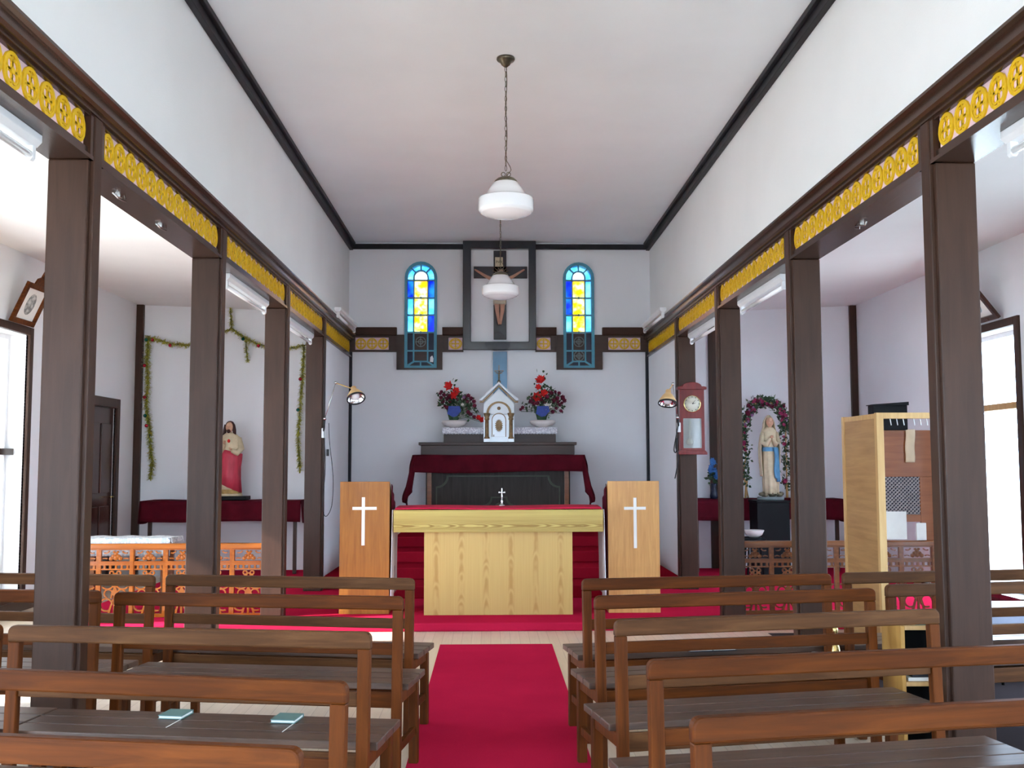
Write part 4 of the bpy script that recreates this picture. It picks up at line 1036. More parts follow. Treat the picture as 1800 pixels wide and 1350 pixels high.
put('base_moulding', MB().prism([(cx-.15, 1.468), (cx+.15, 1.468), (cx+.15, 1.49), (cx+.13, 1.51), (cx-.13, 1.51), (cx-.15, 1.49)], y0-.015, 10.72), M['clock_red'], t, bevel=.004)
AX = Matrix.Rotation(pi/2, 3, 'X')
dl = put('dial', MB().lathe([(.086, 0), (.086, .008), (.001, .009)], (cx, y0, 1.995), 32, axis=AX), M['dial'], t)
put('bezel', MB().lathe([(.085, 0), (.090, .0), (.089, .012), (.083, .012)], (cx, y0, 1.995), 32, axis=AX, closed=False), M['brass'], t)
mk = MB()
for k in range(12):
    a = 2*pi*k/12; c, s = cos(a), sin(a)
    mk.prism([(cx+.066*c-.003*s, 1.995+.066*s+.003*c), (cx+.066*c+.003*s, 1.995+.066*s-.003*c), (cx+.078*c+.003*s, 1.995+.078*s-.003*c), (cx+.078*c-.003*s, 1.995+.078*s+.003*c)], y0-.0105, y0-.009)
put('hour_marks', mk, M['black'], dl)
for L_, a, w in ((.042, R(12), .004), (.062, R(48), .003)):
    c, s = cos(a), sin(a)
    put('hand', MB().prism([(cx-w*-s, 1.995-w*c), (cx+w*-s, 1.995+w*c), (cx+L_*c, 1.995+L_*s)], y0-.013, y0-.011), M['black'], dl)
put('pendulum_rod', MB().box(cx-.022, cx-.018, 10.672, 10.676, 1.60, 1.84), M['brass'], t)
put('pendulum_bob', MB().lathe([(.001, .01), (.038, .006), (.04, 0), (.001, -.002)], (cx-.02, 10.67, 1.60), 24, axis=AX), M['brass'], t)
put('back_board', MB().box(cx-.1, cx+.1, 10.695, 10.70, 1.53, 1.85), M['dark_pane'], t)
put('glass', MB().box(cx-.095, cx+.095, y0+.008, y0+.011, 1.535, 1.845), M['clock_glass'], t)

# ------------------------------------------------------------------ shelves on the aisle end walls, cloths
def side_shelf(x0, x1, label, clabel):
    t = thing('side_shelf', label, 'shelf', ((x0+x1)/2, 12.6, .07))
    put('board', MB().box(x0, x1, 12.34, 12.88, .90, .935), M['brown_x'], t, bevel=.003)
    for x in (x0+.05, x1-.09): put('leg', MB().box(x, x+.04, 12.42, 12.46, .07, .90), M['brown'], t)
    g = MB(); g.grid(lambda u, v: (x0-.015+(x1-x0+.03)*u, 12.325+.5*v, .941+.004*sin(u*19)), 40, 2)
    g.grid(lambda u, v: (x0-.015+(x1-x0+.03)*u, 12.322-.010*v*(1+sin(u*34)), .941-(.245+.008*sin(u*7))*v), 60, 5)
    for xe, s in ((x0-.015, -1), (x1+.015, 1)): g.grid(lambda u, v: (xe+s*(.004+.02*v*(1+sin(u*8))), 12.325+.45*u, .941-(.26+.02*sin(u*4))*v), 10, 5)
    tag(put('shelf_cloth', g, M['maroon'], solid=.004), clabel, 'cloth', 'maroon cloths on the side shelves')
side_shelf(-4.15, -2.28, 'wooden shelf under the maroon cloth in the left aisle', 'maroon cloth over the shelf below the red robed statue')
side_shelf(2.42, 4.27, 'wooden shelf under the maroon cloth in the right aisle', 'maroon cloth over the shelf behind the praying statue')

# ------------------------------------------------------------------ statues
def loft(secs, n=32):
    """secs: (z, cx, cy, rx, ry, fold amplitude, folds, phase)"""
    vs = []; m = len(secs)
    for z, cx, cy, rx, ry, fa, fn, ph in secs:
        for j in range(n):
            a = 2*pi*j/n; k = 1+fa*sin(fn*a+ph)
            vs.append((cx+rx*k*cos(a), cy+ry*k*sin(a), z))
    fs = [(i*n+j, i*n+(j+1) % n, (i+1)*n+(j+1) % n, (i+1)*n+j) for i in range(m-1) for j in range(n)]
    fs += [tuple(reversed(range(n))), tuple((m-1)*n+j for j in range(n))]
    return vs, fs
def hand(mb, c, d, s):
    """a small hand with palm, four fingers and a thumb, pointing along d"""
    c, d = Vector(c), Vector(d).normalized(); w = d.cross(Vector((0, 1, 0))).normalized()
    mb.tube([c, c+d*s*.45], [s*.2, s*.26], 8)
    for k, L_ in enumerate((.42, .5, .46, .36)):
        b = c+d*s*.42+w*s*(-.2+.13*k); mb.tube([b, b+d*s*L_*.6, b+d*s*L_+Vector((0, -.06*s, 0))], [s*.07, s*.065, s*.045], 5)
    mb.tube([c+w*-.2*s+d*s*.1, c-w*.38*s+d*s*.35], [s*.08, s*.05], 5)
def statue_head(t, c, r, skin, tilt=0):
    h = MB(); h.ball((0, 0, 0), r, 18, 14, (.78, .9, 1.08))
    h.ball((0, -r*.90, -.05*r), r*.14, 8, 6, (.7, .9, 1.5))                  # nose
    h.ball((0, -r*.80, -.48*r), r*.13, 8, 5, (1.5, .7, .5))                  # mouth
    for s in (-1, 1):
        h.ball((s*.30*r, -r*.80, .12*r), r*.10, 8, 5, (1.3, .6, .7)); h.ball((s*.78*r, .0, -.02*r), r*.16, 6, 5, (.4, .7, 1.2))
    h.tube([(0, .1*r, -1.5*r), (0, .02*r, -.7*r)], [.45*r, .40*r], 12)
    h.mat(Matrix.Translation(c) @ Matrix.Rotation(tilt, 4, 'X'))
    o = put('head', h, skin, t)
    e = MB()
    for s in (-1, 1): e.ball((s*.30*r, -r*.865, .12*r), r*.05, 6, 4)
    e.mat(Matrix.Translation(c) @ Matrix.Rotation(tilt, 4, 'X')); put('eyes', e, M['black'], o)
    return o
# red robed figure, left aisle
bx, by, bz = -3.205, 12.56, .948
t = thing('red_robed_statue', 'painted statue of a bearded man in cream tunic and rose red mantle', 'statue', (bx, by, bz))
put('base', MB().box(bx-.16, bx+.26, by-.13, by+.13, bz, bz+.045), M['black'], t, bevel=.004)
put('plinth', MB().lathe([(.15, bz+.045), (.15, bz+.065), (.135, bz+.075)], (bx+.04, by, 0), 24, sy=.8), M['statue_cream'], t)
Z = bz+.075; X = bx+.03
vs, fs = loft([(Z, X, by, .135, .10, .10, 9, 0), (Z+.10, X, by, .125, .095, .10, 9, .3), (Z+.30, X, by, .118, .088, .06, 9, .8), (Z+.48, X, by, .125, .088, .04, 7, 1), (Z+.60, X+.005, by, .130, .085, .03, 6, 1), (Z+.68, X, by, .120, .078, .02, 5, 1), (Z+.72, X, by, .075, .06, 0, 5, 1), (Z+.74, X, by, .04, .04, 0, 5, 1)])
put('tunic', MB().add(vs, fs, True), M['statue_cream'], t)
vs, fs = loft([(Z+.08, X+.005, by-.005, .140, .105, .10, 11, .2), (Z+.20, X, by-.005, .134, .103, .10, 11, .6), (Z+.34, X, by-.005, .130, .10, .08, 9, 1.1), (Z+.44, X+.008, by-.004, .136, .099, .06, 8, 1.5), (Z+.50, X+.012, by, .136, .092, .05, 8, 2)])
mv = []
for v in vs:
    sh = .10*((v[0]-X)/.13); mv.append((v[0], v[1], v[2]-sh*.6 if v[2] < Z+.2 else v[2]+.02-sh*.35))
put('mantle', MB().add(mv, fs, True), M['statue_red'], t)
vs, fs = loft([(Z-.002, X, by, .137, .102, .10, 9, 0), (Z+.05, X, by, .131, .099, .10, 9, .2)]); put('hem', MB().add(vs, fs, True), M['statue_gold'], t)
statue_head(t, (X-.005, by-.02, Z+.805), .058, M['statue_skin'])
hr = MB().ball((X-.005, by+.010, Z+.818), .062, 14, 10, (.95, .95, 1.05))
for s in (-1, 1): hr.tube([(X-.005+s*.046, by-.015, Z+.835), (X-.005+s*.056, by-.012, Z+.77), (X-.005+s*.066, by-.02, Z+.70)], [.020, .024, .016], 8)
hr.ball((X-.005, by-.062, Z+.755), .020, 8, 6, (1.1, .7, 1.3))
put('hair', hr, M['hair'], t)
ar = MB()
for s, hx, hz in ((1, .02, .52), (-1, -.03, .60)):
    ar.tube([(X+s*.10, by, Z+.67), (X+s*.135, by-.015, Z+.54), (X+s*.10, by-.075, Z+.49), (X+s*.05, by-.105, Z+hz)], [.038, .044, .040, .026], 12)
put('sleeves', ar, M['statue_cream'], t)
hd = MB(); hand(hd, (X+.045, by-.108, Z+.525), (-.7, 0, .6), .05); hand(hd, (X-.05, by-.11, Z+.60), (.4, -.1, .9), .05); put('hands', hd, M['statue_skin'], t)
put('heart', MB().ball((X+.005, by-.085, Z+.635), .018, 10, 8, (1, .5, 1.2)), M['fl_red'], t)

# praying figure, right aisle
bx, by, bz = 3.30, 12.08, .943
t0 = thing('pedestal', 'black box pedestal under the praying statue', 'pedestal', (3.28, 12.07, .07))
put('box', MB().box(3.09, 3.47, 11.90, 12.26, .07, .92), M['black'], t0, bevel=.006); put('top', MB().box(3.08, 3.48, 11.89, 12.27, .92, .943), M['black'], t0, bevel=.004)
t = thing('praying_statue', 'painted statue of a praying woman in cream veil and blue sash', 'statue', (bx, by, bz))
put('plinth', MB().lathe([(.155, bz), (.16, bz+.025), (.15, bz+.04)], (bx, by, 0), 24, sy=.8), M['grey_fret'], t)
rk = MB(); rg = random.Random(11)
for k in range(22):
    a = rg.uniform(0, 2*pi); r = rg.uniform(.03, .12); rk.ball((bx+r*cos(a), by+r*.7*sin(a), bz+.055+rg.uniform(0, .025)), rg.uniform(.022, .04), 7, 5, (1.2, 1, .7))
put('rocks', rk, M['rock'], t)
Z = bz+.075; X = bx
vs, fs = loft([(Z, X+.01, by, .088, .075, .13, 9, 0), (Z+.12, X+.008, by, .090, .075, .12, 9, .3), (Z+.35, X, by, .085, .07, .07, 9, .8), (Z+.52, X, by, .080, .065, .04, 7, 1), (Z+.66, X, by, .085, .062, .03, 6, 1), (Z+.74, X, by, .08, .058, .0, 5, 1), (Z+.78, X, by, .045, .045, 0, 5, 1)])
put('robe', MB().add(vs, fs, True), M['statue_cream'], t)
# veil: open in front, falling down the back
def veil(u, v):
    a = pi*(-.17)+u*pi*1.34; zt = Z+.925
    prof = [(0, .012), (.06, .05), (.12, .066), (.22, .072), (.34, .105), (.55, .125), (.8, .118), (1, .105)]
    for (p0, r0), (p1, r1) in zip(prof[:-1], prof[1:]):
        if p0 <= v <= p1: r = r0+(r1-r0)*(v-p0)/(p1-p0); break
    z = zt-v*.72 if v > .1 else zt-.02-(v**2)*5
    z = zt-.72*v-.0
    return (X+r*cos(a)*(1+.04*sin(9*a)), by+.012+r*.8*sin(a), z)
put('veil', MB().grid(veil, 36, 24), M['statue_cream'], t, solid=.008)
statue_head(t, (X+.004, by-.018, Z+.845), .052, M['statue_skin'], R(-4))
ar = MB()
for s in (-1, 1): ar.tube([(X+s*.075, by, Z+.72), (X+s*.095, by-.02, Z+.60), (X+s*.05, by-.075, Z+.58), (X+s*.012, by-.095, Z+.655)], [.03, .036, .032, .016], 12)
put('sleeves', ar, M['statue_cream'], t)
hd = MB(); hand(hd, (X-.009, by-.097, Z+.65), (.08, -.1, 1), .042); hand(hd, (X+.011, by-.097, Z+.65), (-.08, -.1, 1), .042); put('hands', hd, M['statue_skin'], t)
sa = MB()
sa.ring([(X+.088*cos(2*pi*i/24), by+.072*sin(2*pi*i/24)) for i in range(24)], [(X+.07*cos(2*pi*i/24), by+.055*sin(2*pi*i/24)) for i in range(24)], Z+.50, Z+.545, 'z')
sa.grid(lambda u, v: (X+.018+.052*u+.018*v+.01*sin(v*6), by-.085-.012*sin(u*6)-.004, Z+.54-.36*v), 6, 14)
sa.grid(lambda u, v: (X+.035+.045*u+.02*v, by-.080-.010*sin(u*6), Z+.54-.40*v), 6, 14)
put('sash', sa, M['statue_blue'], t, solid=.006)
# flower arch around it
t = thing('flower_arch', 'arch of artificial pink flowers and leaves behind the praying statue', 'flower arrangement', (3.32, 12.42, .948))
rg = random.Random(21)
path = []
for i in range(30):
    q = i/29
    a = pi*(1.0-q); path.append((3.345+.255*cos(a), 12.44, 1.80+.33*sin(a)) if True else None)
lft = [(3.09-.02*sin(k), 12.44, 1.15+.65*k/9) for k in range(10)]; rt = [(3.60, 12.44, 1.10+.70*k/9) for k in range(10)]
allp = path+lft+rt
put('wire_frame', MB().tube([(3.125, 12.44, .96)]+lft+path+rt[::-1]+[(3.60, 12.44, .96)], .009, 8).tube([(3.09, 12.44, .955), (3.11, 12.44, 1.17)], .016, 8).tube([(3.60, 12.44, .955), (3.60, 12.44, 1.12)], .016, 8), M['ply_edge'], t)
lf = MB(); leaves(lf, allp, 620, .060, .06, rg); put('leaves', lf, M['leaf'], t)
lf = MB(); leaves(lf, allp, 420, .05, .07, rg); put('filler_foliage', lf, M['leaf_grey'], t)
for i in range(58):
    p = rg.choice(allp); k = 'pink' if rg.random() < .55 else ('mauve' if rg.random() < .5 else 'wine')
    if i < 26: p = rg.choice(path[4:26]); k = 'pink' if i % 3 else 'wine'
    inst('blossom', FL[k], t, (p[0]+rg.uniform(-.05, .05), p[1]-.05+rg.uniform(-.02, .02), p[2]+rg.uniform(-.05, .05)), (R(80)+rg.uniform(-.5, .4), rg.uniform(-.5, .5), rg.uniform(-.6, .6)), rg.uniform(.7, 1.15))
# blue flowers on the right shelf
t = thing('blue_flower_vase', 'small vase of blue flowers at the left end of the right shelf', 'flower arrangement', (2.72, 12.5, .945))
put('vase', MB().lathe([(.04, .946), (.05, .98), (.035, 1.05), (.03, 1.10), (.042, 1.13)], (2.72, 12.5, 0), 16), M['dark_pane'], t)
rg = random.Random(31); pts = [(2.72+rg.uniform(-.06, .06), 12.49+rg.uniform(-.04, .04), 1.2+rg.uniform(0, .22)) for _ in range(16)]
for p in pts: inst('blossom', FL['blue'], t, p, (R(70), rg.uniform(-.5, .5), rg.uniform(-.5, .5)), 1.0)
lf = MB(); leaves(lf, [(2.72, 12.5, 1.16), (2.70, 12.5, 1.22)], 40, .06, .05, rg); put('leaves', lf, M['leaf'], t)
# white bowl on a dark stool
t = thing('stool', 'low dark stool left of the black pedestal', 'stool', (3.04-.0, 11.6, .07))
put('seat', MB().lathe([(.14, .50), (.15, .515), (.15, .535), (.14, .545)], (2.96, 11.6, 0), 24), M['black'], t)
for k in range(4): a = pi/4+k*pi/2; put('leg', MB().tube([(2.96+.09*cos(a), 11.6+.09*sin(a), .50), (2.96+.13*cos(a), 11.6+.13*sin(a), .07)], .012, 8), M['black'], t)
tag(put('bowl', MB().lathe([(.05, .546), (.09, .57), (.115, .62), (.11, .625), (.08, .58), (.001, .565)], (2.97, 11.6, 0), 28), M['bowl']), 'white bowl on the low dark stool', 'bowl')

# ------------------------------------------------------------------ carved communion rails
def rail_mesh():
    """one carved bay: width .285, standing from z=0 to .63, front at y=0"""
    w = .285; d = .028
    fr = MB(); st = .020
    for (a, b, c, e) in ((0, st, .0, .585), (w-st, w, .0, .585), (st, w-st, .0, .030), (st, w-st, .44, .475), (st, w-st, .570, .585)): fr.box(a, b, 0, d, c, e)
    cw = MB(); cx = w/2; y0, y1 = .006, .022
    def arc(c, r, a0, a1, t=.0065, n=10): 
        o = [(c[0]+(r+t)*cos(a0+(a1-a0)*i/n), c[1]+(r+t)*sin(a0+(a1-a0)*i/n)) for i in range(n+1)]
        i_ = [(c[0]+(r-t)*cos(a0+(a1-a0)*i/n), c[1]+(r-t)*sin(a0+(a1-a0)*i/n)) for i in range(n+1)]
        cw.prism(o+i_[::-1], y0, y1)
    # upper light: a bunch of leaves with tendrils
    for (dx, dz, r) in ((0, .535, .017), (-.022, .517, .017), (.022, .517, .017), (-.040, .497, .018), (.040, .497, .018), (0, .503, .022), (-.015, .553, .011), (.015, .553, .011)):
        cw.lathe([(r, 0), (r*.8, .008), (r*.2, .012)], (cx+dx, y0+.008, dz), 8, axis=AX)
        cw.prism(circ(cx+dx, dz, r, 8), y0, y1)
    for s in (-1, 1):
        arc((cx+s*.085, .575), .032, pi*1.15 if s > 0 else pi*1.35, pi*1.65 if s > 0 else pi*1.85, .0045)
        arc((cx+s*.09, .455), .045, pi*.35, pi*.65, .0045)
    # pierced strip
    for k in range(5): cw.box(st+.02+k*.049, st+.02+k*.049+.018, y0, y1, .41, .44)
    cw.box(st, w-st, y0, y1, .400, .412)
    # lower light: rosettes, crossed stems, scrolls
    for (dx, dz) in ((0, .355), (-.03, .375), (.03, .375), (-.028, .335), (.028, .335)): cw.ring(circ(cx+dx, dz, .022, 10), circ(cx+dx, dz, .010, 10), y0, y1)
    for s in (-1, 1):
        arc((cx+s*.065, .30), .062, pi*1.0 if s > 0 else 0, pi*1.75 if s > 0 else -pi*.75, .0065)
        arc((cx+s*.072, .105), .052, 0, 2*pi*.82, .0065, 14)
        arc((cx-s*.11, .16), .14, (pi*.0 if s > 0 else pi), (pi*.38 if s > 0 else pi*.62), .0065)
        arc((cx+s*.055, .20), .035, 0, 2*pi*.7, .006)
        cw.prism([(cx+s*.005, .16), (cx+s*.02, .15), (cx+s*.06, .03), (cx+s*.04, .03)], y0, y1)
    cw.box(cx-.009, cx+.009, y0, y1, .03, .34)
    cw.prism([(cx, .27), (cx+.03, .20), (cx, .17), (cx-.03, .20)], y0, y1+.004)
    a = fr.mesh('frame_rail'); b = cw.mesh('carving'); return a, b
fr_me, cw_me = rail_mesh()
def communion_rail(x0, nb, label, mat, y=8.96):
    t = thing('communion_rail', label, 'railing', (x0+nb*.1425, y, .07), 'carved rails across the aisles')
    fm = fr_me.copy(); fm.materials.append(mat); cm = cw_me.copy(); cm.materials.append(mat)
    W = nb*.285
    put('hand_rail', MB().prism([(y-.035, .658), (y+.065, .658), (y+.065, .69), (y+.055, .70), (y-.025, .70), (y-.035, .69)], x0-.01, x0+W+.01, 'x'), mat, t, bevel=.004)
    for k in range(nb):
        q = inst('panel_frame', fm, t, (x0+k*.285, y, .073)); q2 = bpy.data.objects.new('carving', cm); col.objects.link(q2); q2.parent = q
    for k in range(0, nb+1, 2): put('post', MB().box(x0+k*.285-.016, x0+k*.285+.016, y-.008, y+.04, .07, .66), mat, t, bevel=.003)
    return t
communion_rail(-3.655, 6, 'carved orange varnished rail across the left aisle', M['orange_wood'])
communion_rail(2.16, 7, 'carved reddish brown rail across the right aisle', M['red_brown_wood'])
# table with damask cloth behind the left rail
t = thing('side_table', 'small table with damask cloth behind the orange rail', 'table', (-3.15, 9.3, .07))
put('top', MB().box(-3.62, -2.80, 9.06, 9.38, .70, .725), M['red_brown_wood'], t)
for x in (-3.58, -2.88):
    for y in (9.09, 9.31): put('leg', MB().box(x, x+.04, y, y+.04, .07, .70), M['red_brown_wood'], t)
g = MB(); x0, x1, y0, y1 = -3.63, -2.785, 9.045, 9.395
g.grid(lambda u, v: (x0+(x1-x0)*u, y0+(y1-y0)*v, .735+.004*sin(u*20+v*5)), 30, 8)
g.grid(lambda u, v: (x0+(x1-x0)*u, y0-.006-.008*v*sin(u*26), .735-.15*v), 40, 5)
for xe, s in ((x0, -1), (x1, 1)): g.grid(lambda u, v: (xe+s*(.003+.01*v), y0+(y1-y0)*u, .735-(.05 if s > 0 else .15)*v), 8, 4)
tag(put('table_cloth', g, M['damask'], solid=.004), 'white damask cloth on the small table behind the orange rail', 'tablecloth')

# grille screen on the right rail
t = thing('confession_screen', 'reddish wood screen with lattice window standing on the right rail', 'screen', (3.62, 8.99, .70))
x0, x1, y0, y1 = 3.32, 3.93, 8.975, 9.005
put('upper_panel', MB().box(x0, x1, y0, y1, 1.255, 1.665), M['redwood'], t, bevel=.003)
put('frame', MB().box(x0, x0+.06, y0, y1, .70, 1.255).box(3.775, x1, y0, y1, .70, 1.255).box(x0+.06, 3.775, y0, y1, .862, .925), M['redwood'], t, bevel=.003)
put('lattice_back', MB().box(x0+.06, 3.775, y1-.006, y1-.002, .925, 1.255), M['dark_pane'], t)
la = MB(); lx0, lx1, lz0, lz1 = x0+.06, 3.775, .925, 1.255; st = .033; k = 0
def clip_strip(mb, c, sgn, hw, ya, yb):
    # line z = sgn*x + c clipped to the rectangle
    pts = []
    xa = lx0; xb = lx1
    for xx in (xa, xb):
        z = sgn*xx+c
        if lz0 <= z <= lz1: pts.append((xx, z))
    for z in (lz0, lz1):
        xx = (z-c)/sgn
        if lx0 < xx < lx1: pts.append((xx, z))
    if len(pts) < 2: return
    pts.sort(); (xa, za), (xb, zb) = pts[0], pts[-1]
    if xb-xa < .01: return
    nx, nz = -sgn*hw*.707, hw*.707
    mb.prism([(xa+nx, za+nz), (xa-nx, za-nz), (xb-nx, zb-nz), (xb+nx, zb+nz)], ya, yb)
c = lz0-lx1-.2
while c < lz1-lx0+.2:
    clip_strip(la, c, 1, .0048, y0+.004, y0+.012); c += st
c = lz0+lx0-.2
while c < lz1+lx1+.2:
    clip_strip(la, c, -1, .0048, y0+.012, y0+.020); c += st
q = put('lattice', la, M['lattice'], t); q['kind'] = 'stuff'
tag(put('stole', MB().grid(lambda u, v: (3.655+.085*u-.01*v+.003*sin(v*9), 8.958-.008*sin(u*4)-(.0 if v > .06 else .0), 1.672-.29*v), 6, 16), M['stole'], solid=.004), 'cream stole hanging over the screen above the lattice', 'stole')
tag(put('notice', MB().box(3.385, 3.63, 8.935, 8.942, .712, .955), M['paper']), 'white sheet of paper leaning below the lattice screen', 'paper')
tag(put('small_book', MB().box(3.715, 3.80, 8.93, 8.955, .705, .855), M['paper'], bevel=.002), 'small upright cream book right of the white sheet', 'book')
t = thing('black_box', 'black box standing on top of the lattice screen', 'box', (3.53, 9.0, 1.667))
put('case', MB().box(3.37, 3.675, 8.95, 9.08, 1.667, 1.885), M['black'], t, bevel=.005)
put('lid', MB().hexa([(3.36, 8.94, 1.885), (3.685, 8.94, 1.885), (3.685, 9.09, 1.885), (3.36, 9.09, 1.885)], [(3.36, 8.94, 1.892), (3.685, 8.94, 1.915), (3.685, 9.09, 1.915), (3.36, 9.09, 1.892)]), M['black'], t)
# booth frame of plywood
t = thing('booth_frame', 'open plywood booth frame in the right aisle before the lattice screen', 'booth', (3.28, 8.1, .0))
put('side_panel', MB().box(2.945, 2.965, 7.80, 8.50, 0, 1.735), M['ply'], t, bevel=.002)
for y in (7.735, 8.47): put('upright', MB().box(2.935, 2.99, y, y+.05, 0, 1.76), M['ply_edge'], t, bevel=.003)
put('upright', MB().box(3.56, 3.615, 7.735, 7.785, 0, 1.76), M['ply_edge'], t, bevel=.003)
put('top_rail', MB().box(2.99, 3.56, 7.735, 7.785, 1.715, 1.76), M['ply_edge'], t, bevel=.003)
put('side_rail', MB().box(2.94, 2.985, 7.785, 8.47, 1.715, 1.755), M['ply_edge'], t, bevel=.003)
for i in range(6): put('curtain_hook', MB().tube([(3.05+.05*i+(.03 if i > 2 else 0), 7.76, 1.714), (3.052+.05*i+(.03 if i > 2 else 0), 7.755, 1.69), (3.058+.05*i+(.03 if i > 2 else 0), 7.76, 1.665)], .004, 5), M['white_paint'], t)

# low bookcase between the pew rows on the right
t = thing('low_bookcase', 'low yellow pine bookcase between the right hand pews', 'bookcase', (2.1, 4.73, 0))
x0, x1, y0, y1 = 1.835, 2.20, 4.62, 4.85
for a, b in ((x0, x0+.018), (x1-.018, x1)): put('side_panel', MB().box(a, b, y0, y1, 0, .65), M['yellow_pine'], t, bevel=.002)
for z in (.02, .385, .632): put('shelf', MB().box(x0+.018, x1-.018, y0, y1-.01, z, z+.018), M['ply_edge'], t)
put('back', MB().box(x0+.018, x1-.018, y1-.008, y1, .02, .65), M['black'], t)
rg = random.Random(9)
for (z, xa, cols) in ((.65, 1.90, ('teal_book', 'paper')), (.403, 1.87, ('paper', 'book_black', 'paper', 'teal_book')),):
    zz = z
    for i, c in enumerate(cols):
        th = .012 if z > .5 else .016
        o = tag(put('booklet', MB().box(xa+rg.uniform(0, .02), xa+.2+rg.uniform(0, .03), 4.64, 4.80, zz+.0005, zz+th), M[c], bevel=.001),
            {(.65, 0): 'teal booklet on top of the low bookcase', (.65, 1): 'white booklet stacked on top of the low bookcase', (.403, 0): 'white booklet at the bottom of the bookcase pile', (.403, 1): 'black booklet in the bookcase pile',
             (.403, 2): 'upper white booklet in the bookcase pile', (.403, 3): 'teal booklet topping the bookcase pile'}[(z, i)], 'booklet', 'booklets in and on the low bookcase')
        zz += th
# open book, bell and dish on the front right pew
def pew_pt(p0, ang, side, u, v, z):
    a = R(ang); return (p0[0]+side*cos(a)*u-side*sin(a)*v*0-side*sin(a)*v*1.0*(1 if side > 0 else 1)*1.0, p0[1]+sin(a)*u+cos(a)*v, z)
def open_book(loc, rz, label):
    t = thing('open_book', label, 'book', loc, rz=rz)
    x = MB(); x.prism([(-.125, 0), (.125, 0), (.128, .004), (0, .004), (-.128, .004)][:4]+[(-.128, .004)], 0, .15); 
    put('cover', x, M['book_black'], t, world=False)
    for s in (-1, 1):
        put('pages', MB().prism([(s*.004, .005), (s*.120, .005), (s*.120, .018), (s*.07, .027), (s*.02, .026), (s*.004, .012)], .004, .145), M['paper'], t, world=False)
    return t
open_book((1.135, 5.292, .421), R(9.1), 'open book with black cover lying on the front right pew')
t = thing('hand_bell', 'polished brass hand bell near the wall end of the second right pew', 'bell', (1.70, 5.10, .421))
put('bell', MB().lathe([(.032, .421), (.030, .428), (.022, .45), (.017, .478), (.012, .488), (.004, .490)], (1.70, 5.10, 0), 24), M['brass'], t)
put('handle', MB().lathe([(.005, .488), (.007, .50), (.004, .515), (.012, .545), (.013, .565), (.002, .578)], (1.70, 5.10, 0), 16), M['brass'], t)
tag(put('metal_dish', MB().lathe([(.02, .421), (.03, .424), (.045, .444), (.048, .452), (.044, .450), (.02, .428)], (1.60, 5.06, 0), 24), M['steel']), 'small steel dish beside the brass hand bell', 'dish')
# teal hymnals on the third left pew
for (x, y, lab) in ((-1.195, 4.075, 'teal hymnal near the outer end of the third left pew'), (-.757, 4.0, 'teal hymnal nearer the runner on the third left pew')):
    t = thing('hymnal', lab, 'book', (x, y, .421), 'teal hymnals on the third left pew', rz=-R(8.6))
    put('cover', MB().box(-.047, .047, -.105, .0, .0, .003).box(-.047, .047, -.105, 0, .011, .014).box(-.047, .047, -.003, 0, .003, .011), M['teal_book'], t, world=False, bevel=.001)
    put('pages', MB().box(-.044, .044, -.102, -.004, .003, .011), M['paper'], t, world=False)
    put('ribbon', MB().box(.040, .043, -.22, -.100, -.0005, .0008), M['paper'], t, world=False)
# pale cushion bench at the right edge
t = thing('cushion_bench', 'low bench with pale blue cushion on black metal legs by the right window', 'bench', (3.65, 6.6, 0))
put('cushion', MB().box(3.05, 4.3, 6.36, 6.92, .37, .452), M['cushion'], t, bevel=.02)
put('seat_frame', MB().box(3.06, 4.29, 6.38, 6.90, .345, .37), M['black'], t)
for x in (3.10, 3.18, 4.15, 4.23): put('leg', MB().tube([(x, 6.42, .345), (x, 6.42, 0)], .010, 8), M['black'], t)
for x in (3.14, 4.19): put('leg', MB().tube([(x, 6.86, .345), (x, 6.86, 0)], .010, 8), M['black'], t)

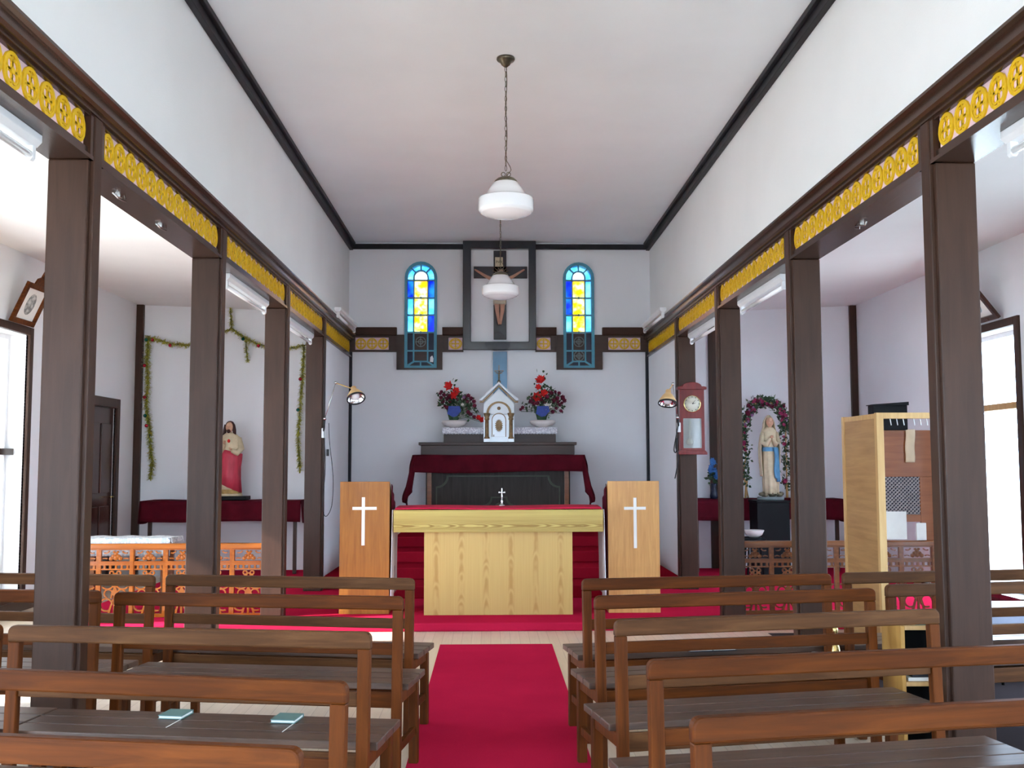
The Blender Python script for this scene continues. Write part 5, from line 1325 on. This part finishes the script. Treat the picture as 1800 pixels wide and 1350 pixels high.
# ------------------------------------------------------------------ pictures of the way of the cross on the aisle walls
def station(side, y0, y1, z0, tilt, label, art):
    """framed picture leaning forward from the wall, foot on the window head"""
    X = OL+.03 if side < 0 else OR_-.03
    t = thing('wall_picture', label, 'picture', (X, (y0+y1)/2, z0), 'framed pictures leaning over the aisle windows')
    h = .40; w = y1-y0; s = -side
    def L(u, v, d):      # u along y from y0, v up the picture, d thickness into the room
        a = R(tilt); return (s*(v*sin(a)+d*cos(a)), -w/2+u, v*cos(a)-d*sin(a))
    def slab(u0, u1, v0, v1, d0, d1):
        return MB().hexa([L(u0, v0, d0), L(u1, v0, d0), L(u1, v0, d1), L(u0, v0, d1)], [L(u0, v1, d0), L(u1, v1, d0), L(u1, v1, d1), L(u0, v1, d1)])
    f = .05
    for (a, b, c, d) in ((0, w, 0, f), (0, w, h-f, h), (0, f, f, h-f), (w-f, w, f, h-f)): put('frame_side', slab(a, b, c, d, 0, .03), M['pew'] if side < 0 else M['dark_door'], t, world=False, bevel=.003)
    put('mat_board', slab(f, w-f, f, h-f, .004, .010), M['paper'], t, world=False)
    n = 20; ov = MB(); pts = [L(w/2+.085*cos(2*pi*i/n), h/2+.105*sin(2*pi*i/n), .0105) for i in range(n)]+[L(w/2+.085*cos(2*pi*i/n), h/2+.105*sin(2*pi*i/n), .0125) for i in range(n)]
    ov.add(pts, [tuple(range(n)), tuple(range(n, 2*n))]+[(i, (i+1) % n, (i+1) % n+n, i+n) for i in range(n)])
    put('print', ov, art, t, world=False)
    # ornamental crest with a small cross
    cp = MB(); o_ = [(.0, .0), (.10, .0), (.085, .05), (.03, .075), (.02, .14), (-.02, .14), (-.03, .075), (-.085, .05), (-.10, 0)]
    vs = [L(w/2+a, h+b, .005) for a, b in o_]+[L(w/2+a, h+b, .022) for a, b in o_]; n = len(o_)
    cp.add(vs, [tuple(range(n)), tuple(range(n, 2*n))]+[(i, (i+1) % n, (i+1) % n+n, i+n) for i in range(n)])
    put('crest', cp, M['pew'] if side < 0 else M['dark_door'], t, world=False)
    put('finial_cross', slab(w/2-.006, w/2+.006, h+.14, h+.24, .01, .018), M['bronze'], t, world=False)
    put('finial_arm', slab(w/2-.035, w/2+.035, h+.195, h+.207, .01, .018), M['bronze'], t, world=False)
    return t
def print_mat(name, a, b):
    t = NT(name).set(a, .5); t.link(t.ramp(t.noise(t.coord(), 22, 4), [(.4, a), (.6, b)]), t.p.inputs['Base Color']); return t.m
M['etch'] = print_mat('grey_engraving', srgb(120, 122, 118), srgb(196, 196, 190)); M['etch_blue'] = print_mat('blue_print', srgb(48, 92, 118), srgb(176, 196, 200))
station(-1, 9.40, 9.87, 2.70, 24, 'framed oval engraving leaning above the left window', M['etch'])
station(1, 9.12, 9.62, 2.70, 38, 'framed blue print leaning above the right window', M['etch_blue'])

# ------------------------------------------------------------------ tinsel
def garland(path, label, r=.045, dens=150, baubles=(), seed=1):
    rg = random.Random(seed); P = [Vector(p) for p in path]
    seg = [(P[i], P[i+1]) for i in range(len(P)-1)]; tot = sum((b-a).length for a, b in seg)
    t = thing('tinsel_garland', label, 'garland', P[0], 'gold green tinsel in the left aisle')
    put('core', MB().tube(P, .006, 6), M['tinsel_dark'], t)
    mb = MB()
    for a, b in seg:
        L_ = (b-a).length; d = (b-a).normalized()
        for _ in range(int(L_*dens*2.6)):
            p = a+(b-a)*rg.random(); v = Vector((rg.uniform(-1, 1), rg.uniform(-1, 1), rg.uniform(-1, 1))); v = (v-d*v.dot(d)*.5).normalized()
            w = v.cross(d).normalized()*.0055*rg.uniform(.7, 1.6); e = p+v*r*rg.uniform(.35, 1.25)+Vector((0, 0, -.008))
            mb.add([p-w, p+w, e+w, e-w], [(0, 1, 2, 3)])
    q = put('tinsel', mb, M['tinsel'], t); q['kind'] = 'stuff'
    for k, (i, c) in enumerate(baubles):
        a = P[0]; acc = 0
        for s0, s1 in seg:
            l = (s1-s0).length
            if acc+l >= i*tot: a = s0+(s1-s0)*((i*tot-acc)/l); break
            acc += l
        put('bauble', MB().ball((a.x-.02, a.y-.03, a.z-.02), .022, 10, 8), M[c], t)
    return t
yg = BK-.08
garland([(-4.31, yg, 2.96), (-4.2, yg, 2.945), (-4.0, yg, 2.88), (-3.75, yg, 2.865), (-3.55, yg, 2.93), (-3.35, yg, 3.03), (-3.25, yg, 3.07), (-3.1, yg, 2.97), (-2.95, yg, 2.89), (-2.7, yg, 2.82), (-2.5, yg, 2.83), (-2.3, yg, 2.87)], 'tinsel garland draped across the left aisle end wall', .045, 260, ((.05, 'bauble'), (.16, 'bauble'), (.62, 'bauble_green'), (.72, 'bauble')), 2)
garland([(-4.27, yg-.02, 2.98), (-4.29, yg-.02, 2.7), (-4.27, yg-.02, 2.4), (-4.28, yg-.02, 2.1), (-4.24, yg-.02, 1.85), (-4.22, yg-.02, 1.6), (-4.19, yg-.02, 1.4), (-4.21, yg-.02, 1.2)], 'long tinsel strand hanging beside the left corner post', .06, 420, ((.02, 'bauble_green'), (.2, 'bauble'), (.42, 'bauble'), (.62, 'bauble'), (.55, 'bauble_green')), 3)
garland([(-2.34, yg, 2.84), (-2.36, yg, 2.4), (-2.38, yg, 2.1), (-2.40, yg, 1.7), (-2.37, yg, 1.3)], 'tinsel strand hanging just left of the farthest left pillar', .05, 330, ((.25, 'bauble'), (.5, 'bauble_green')), 4)
garland([(-3.27, yg, 3.33), (-3.26, yg, 3.2), (-3.25, yg, 3.08)], 'short tinsel strand rising to the left aisle ceiling', .04, 260, (), 5)
garland([(-3.07, yg, 2.95), (-3.06, yg, 2.8), (-3.04, yg, 2.66)], 'short tinsel strand hanging over the red robed statue', .04, 260, (), 6)
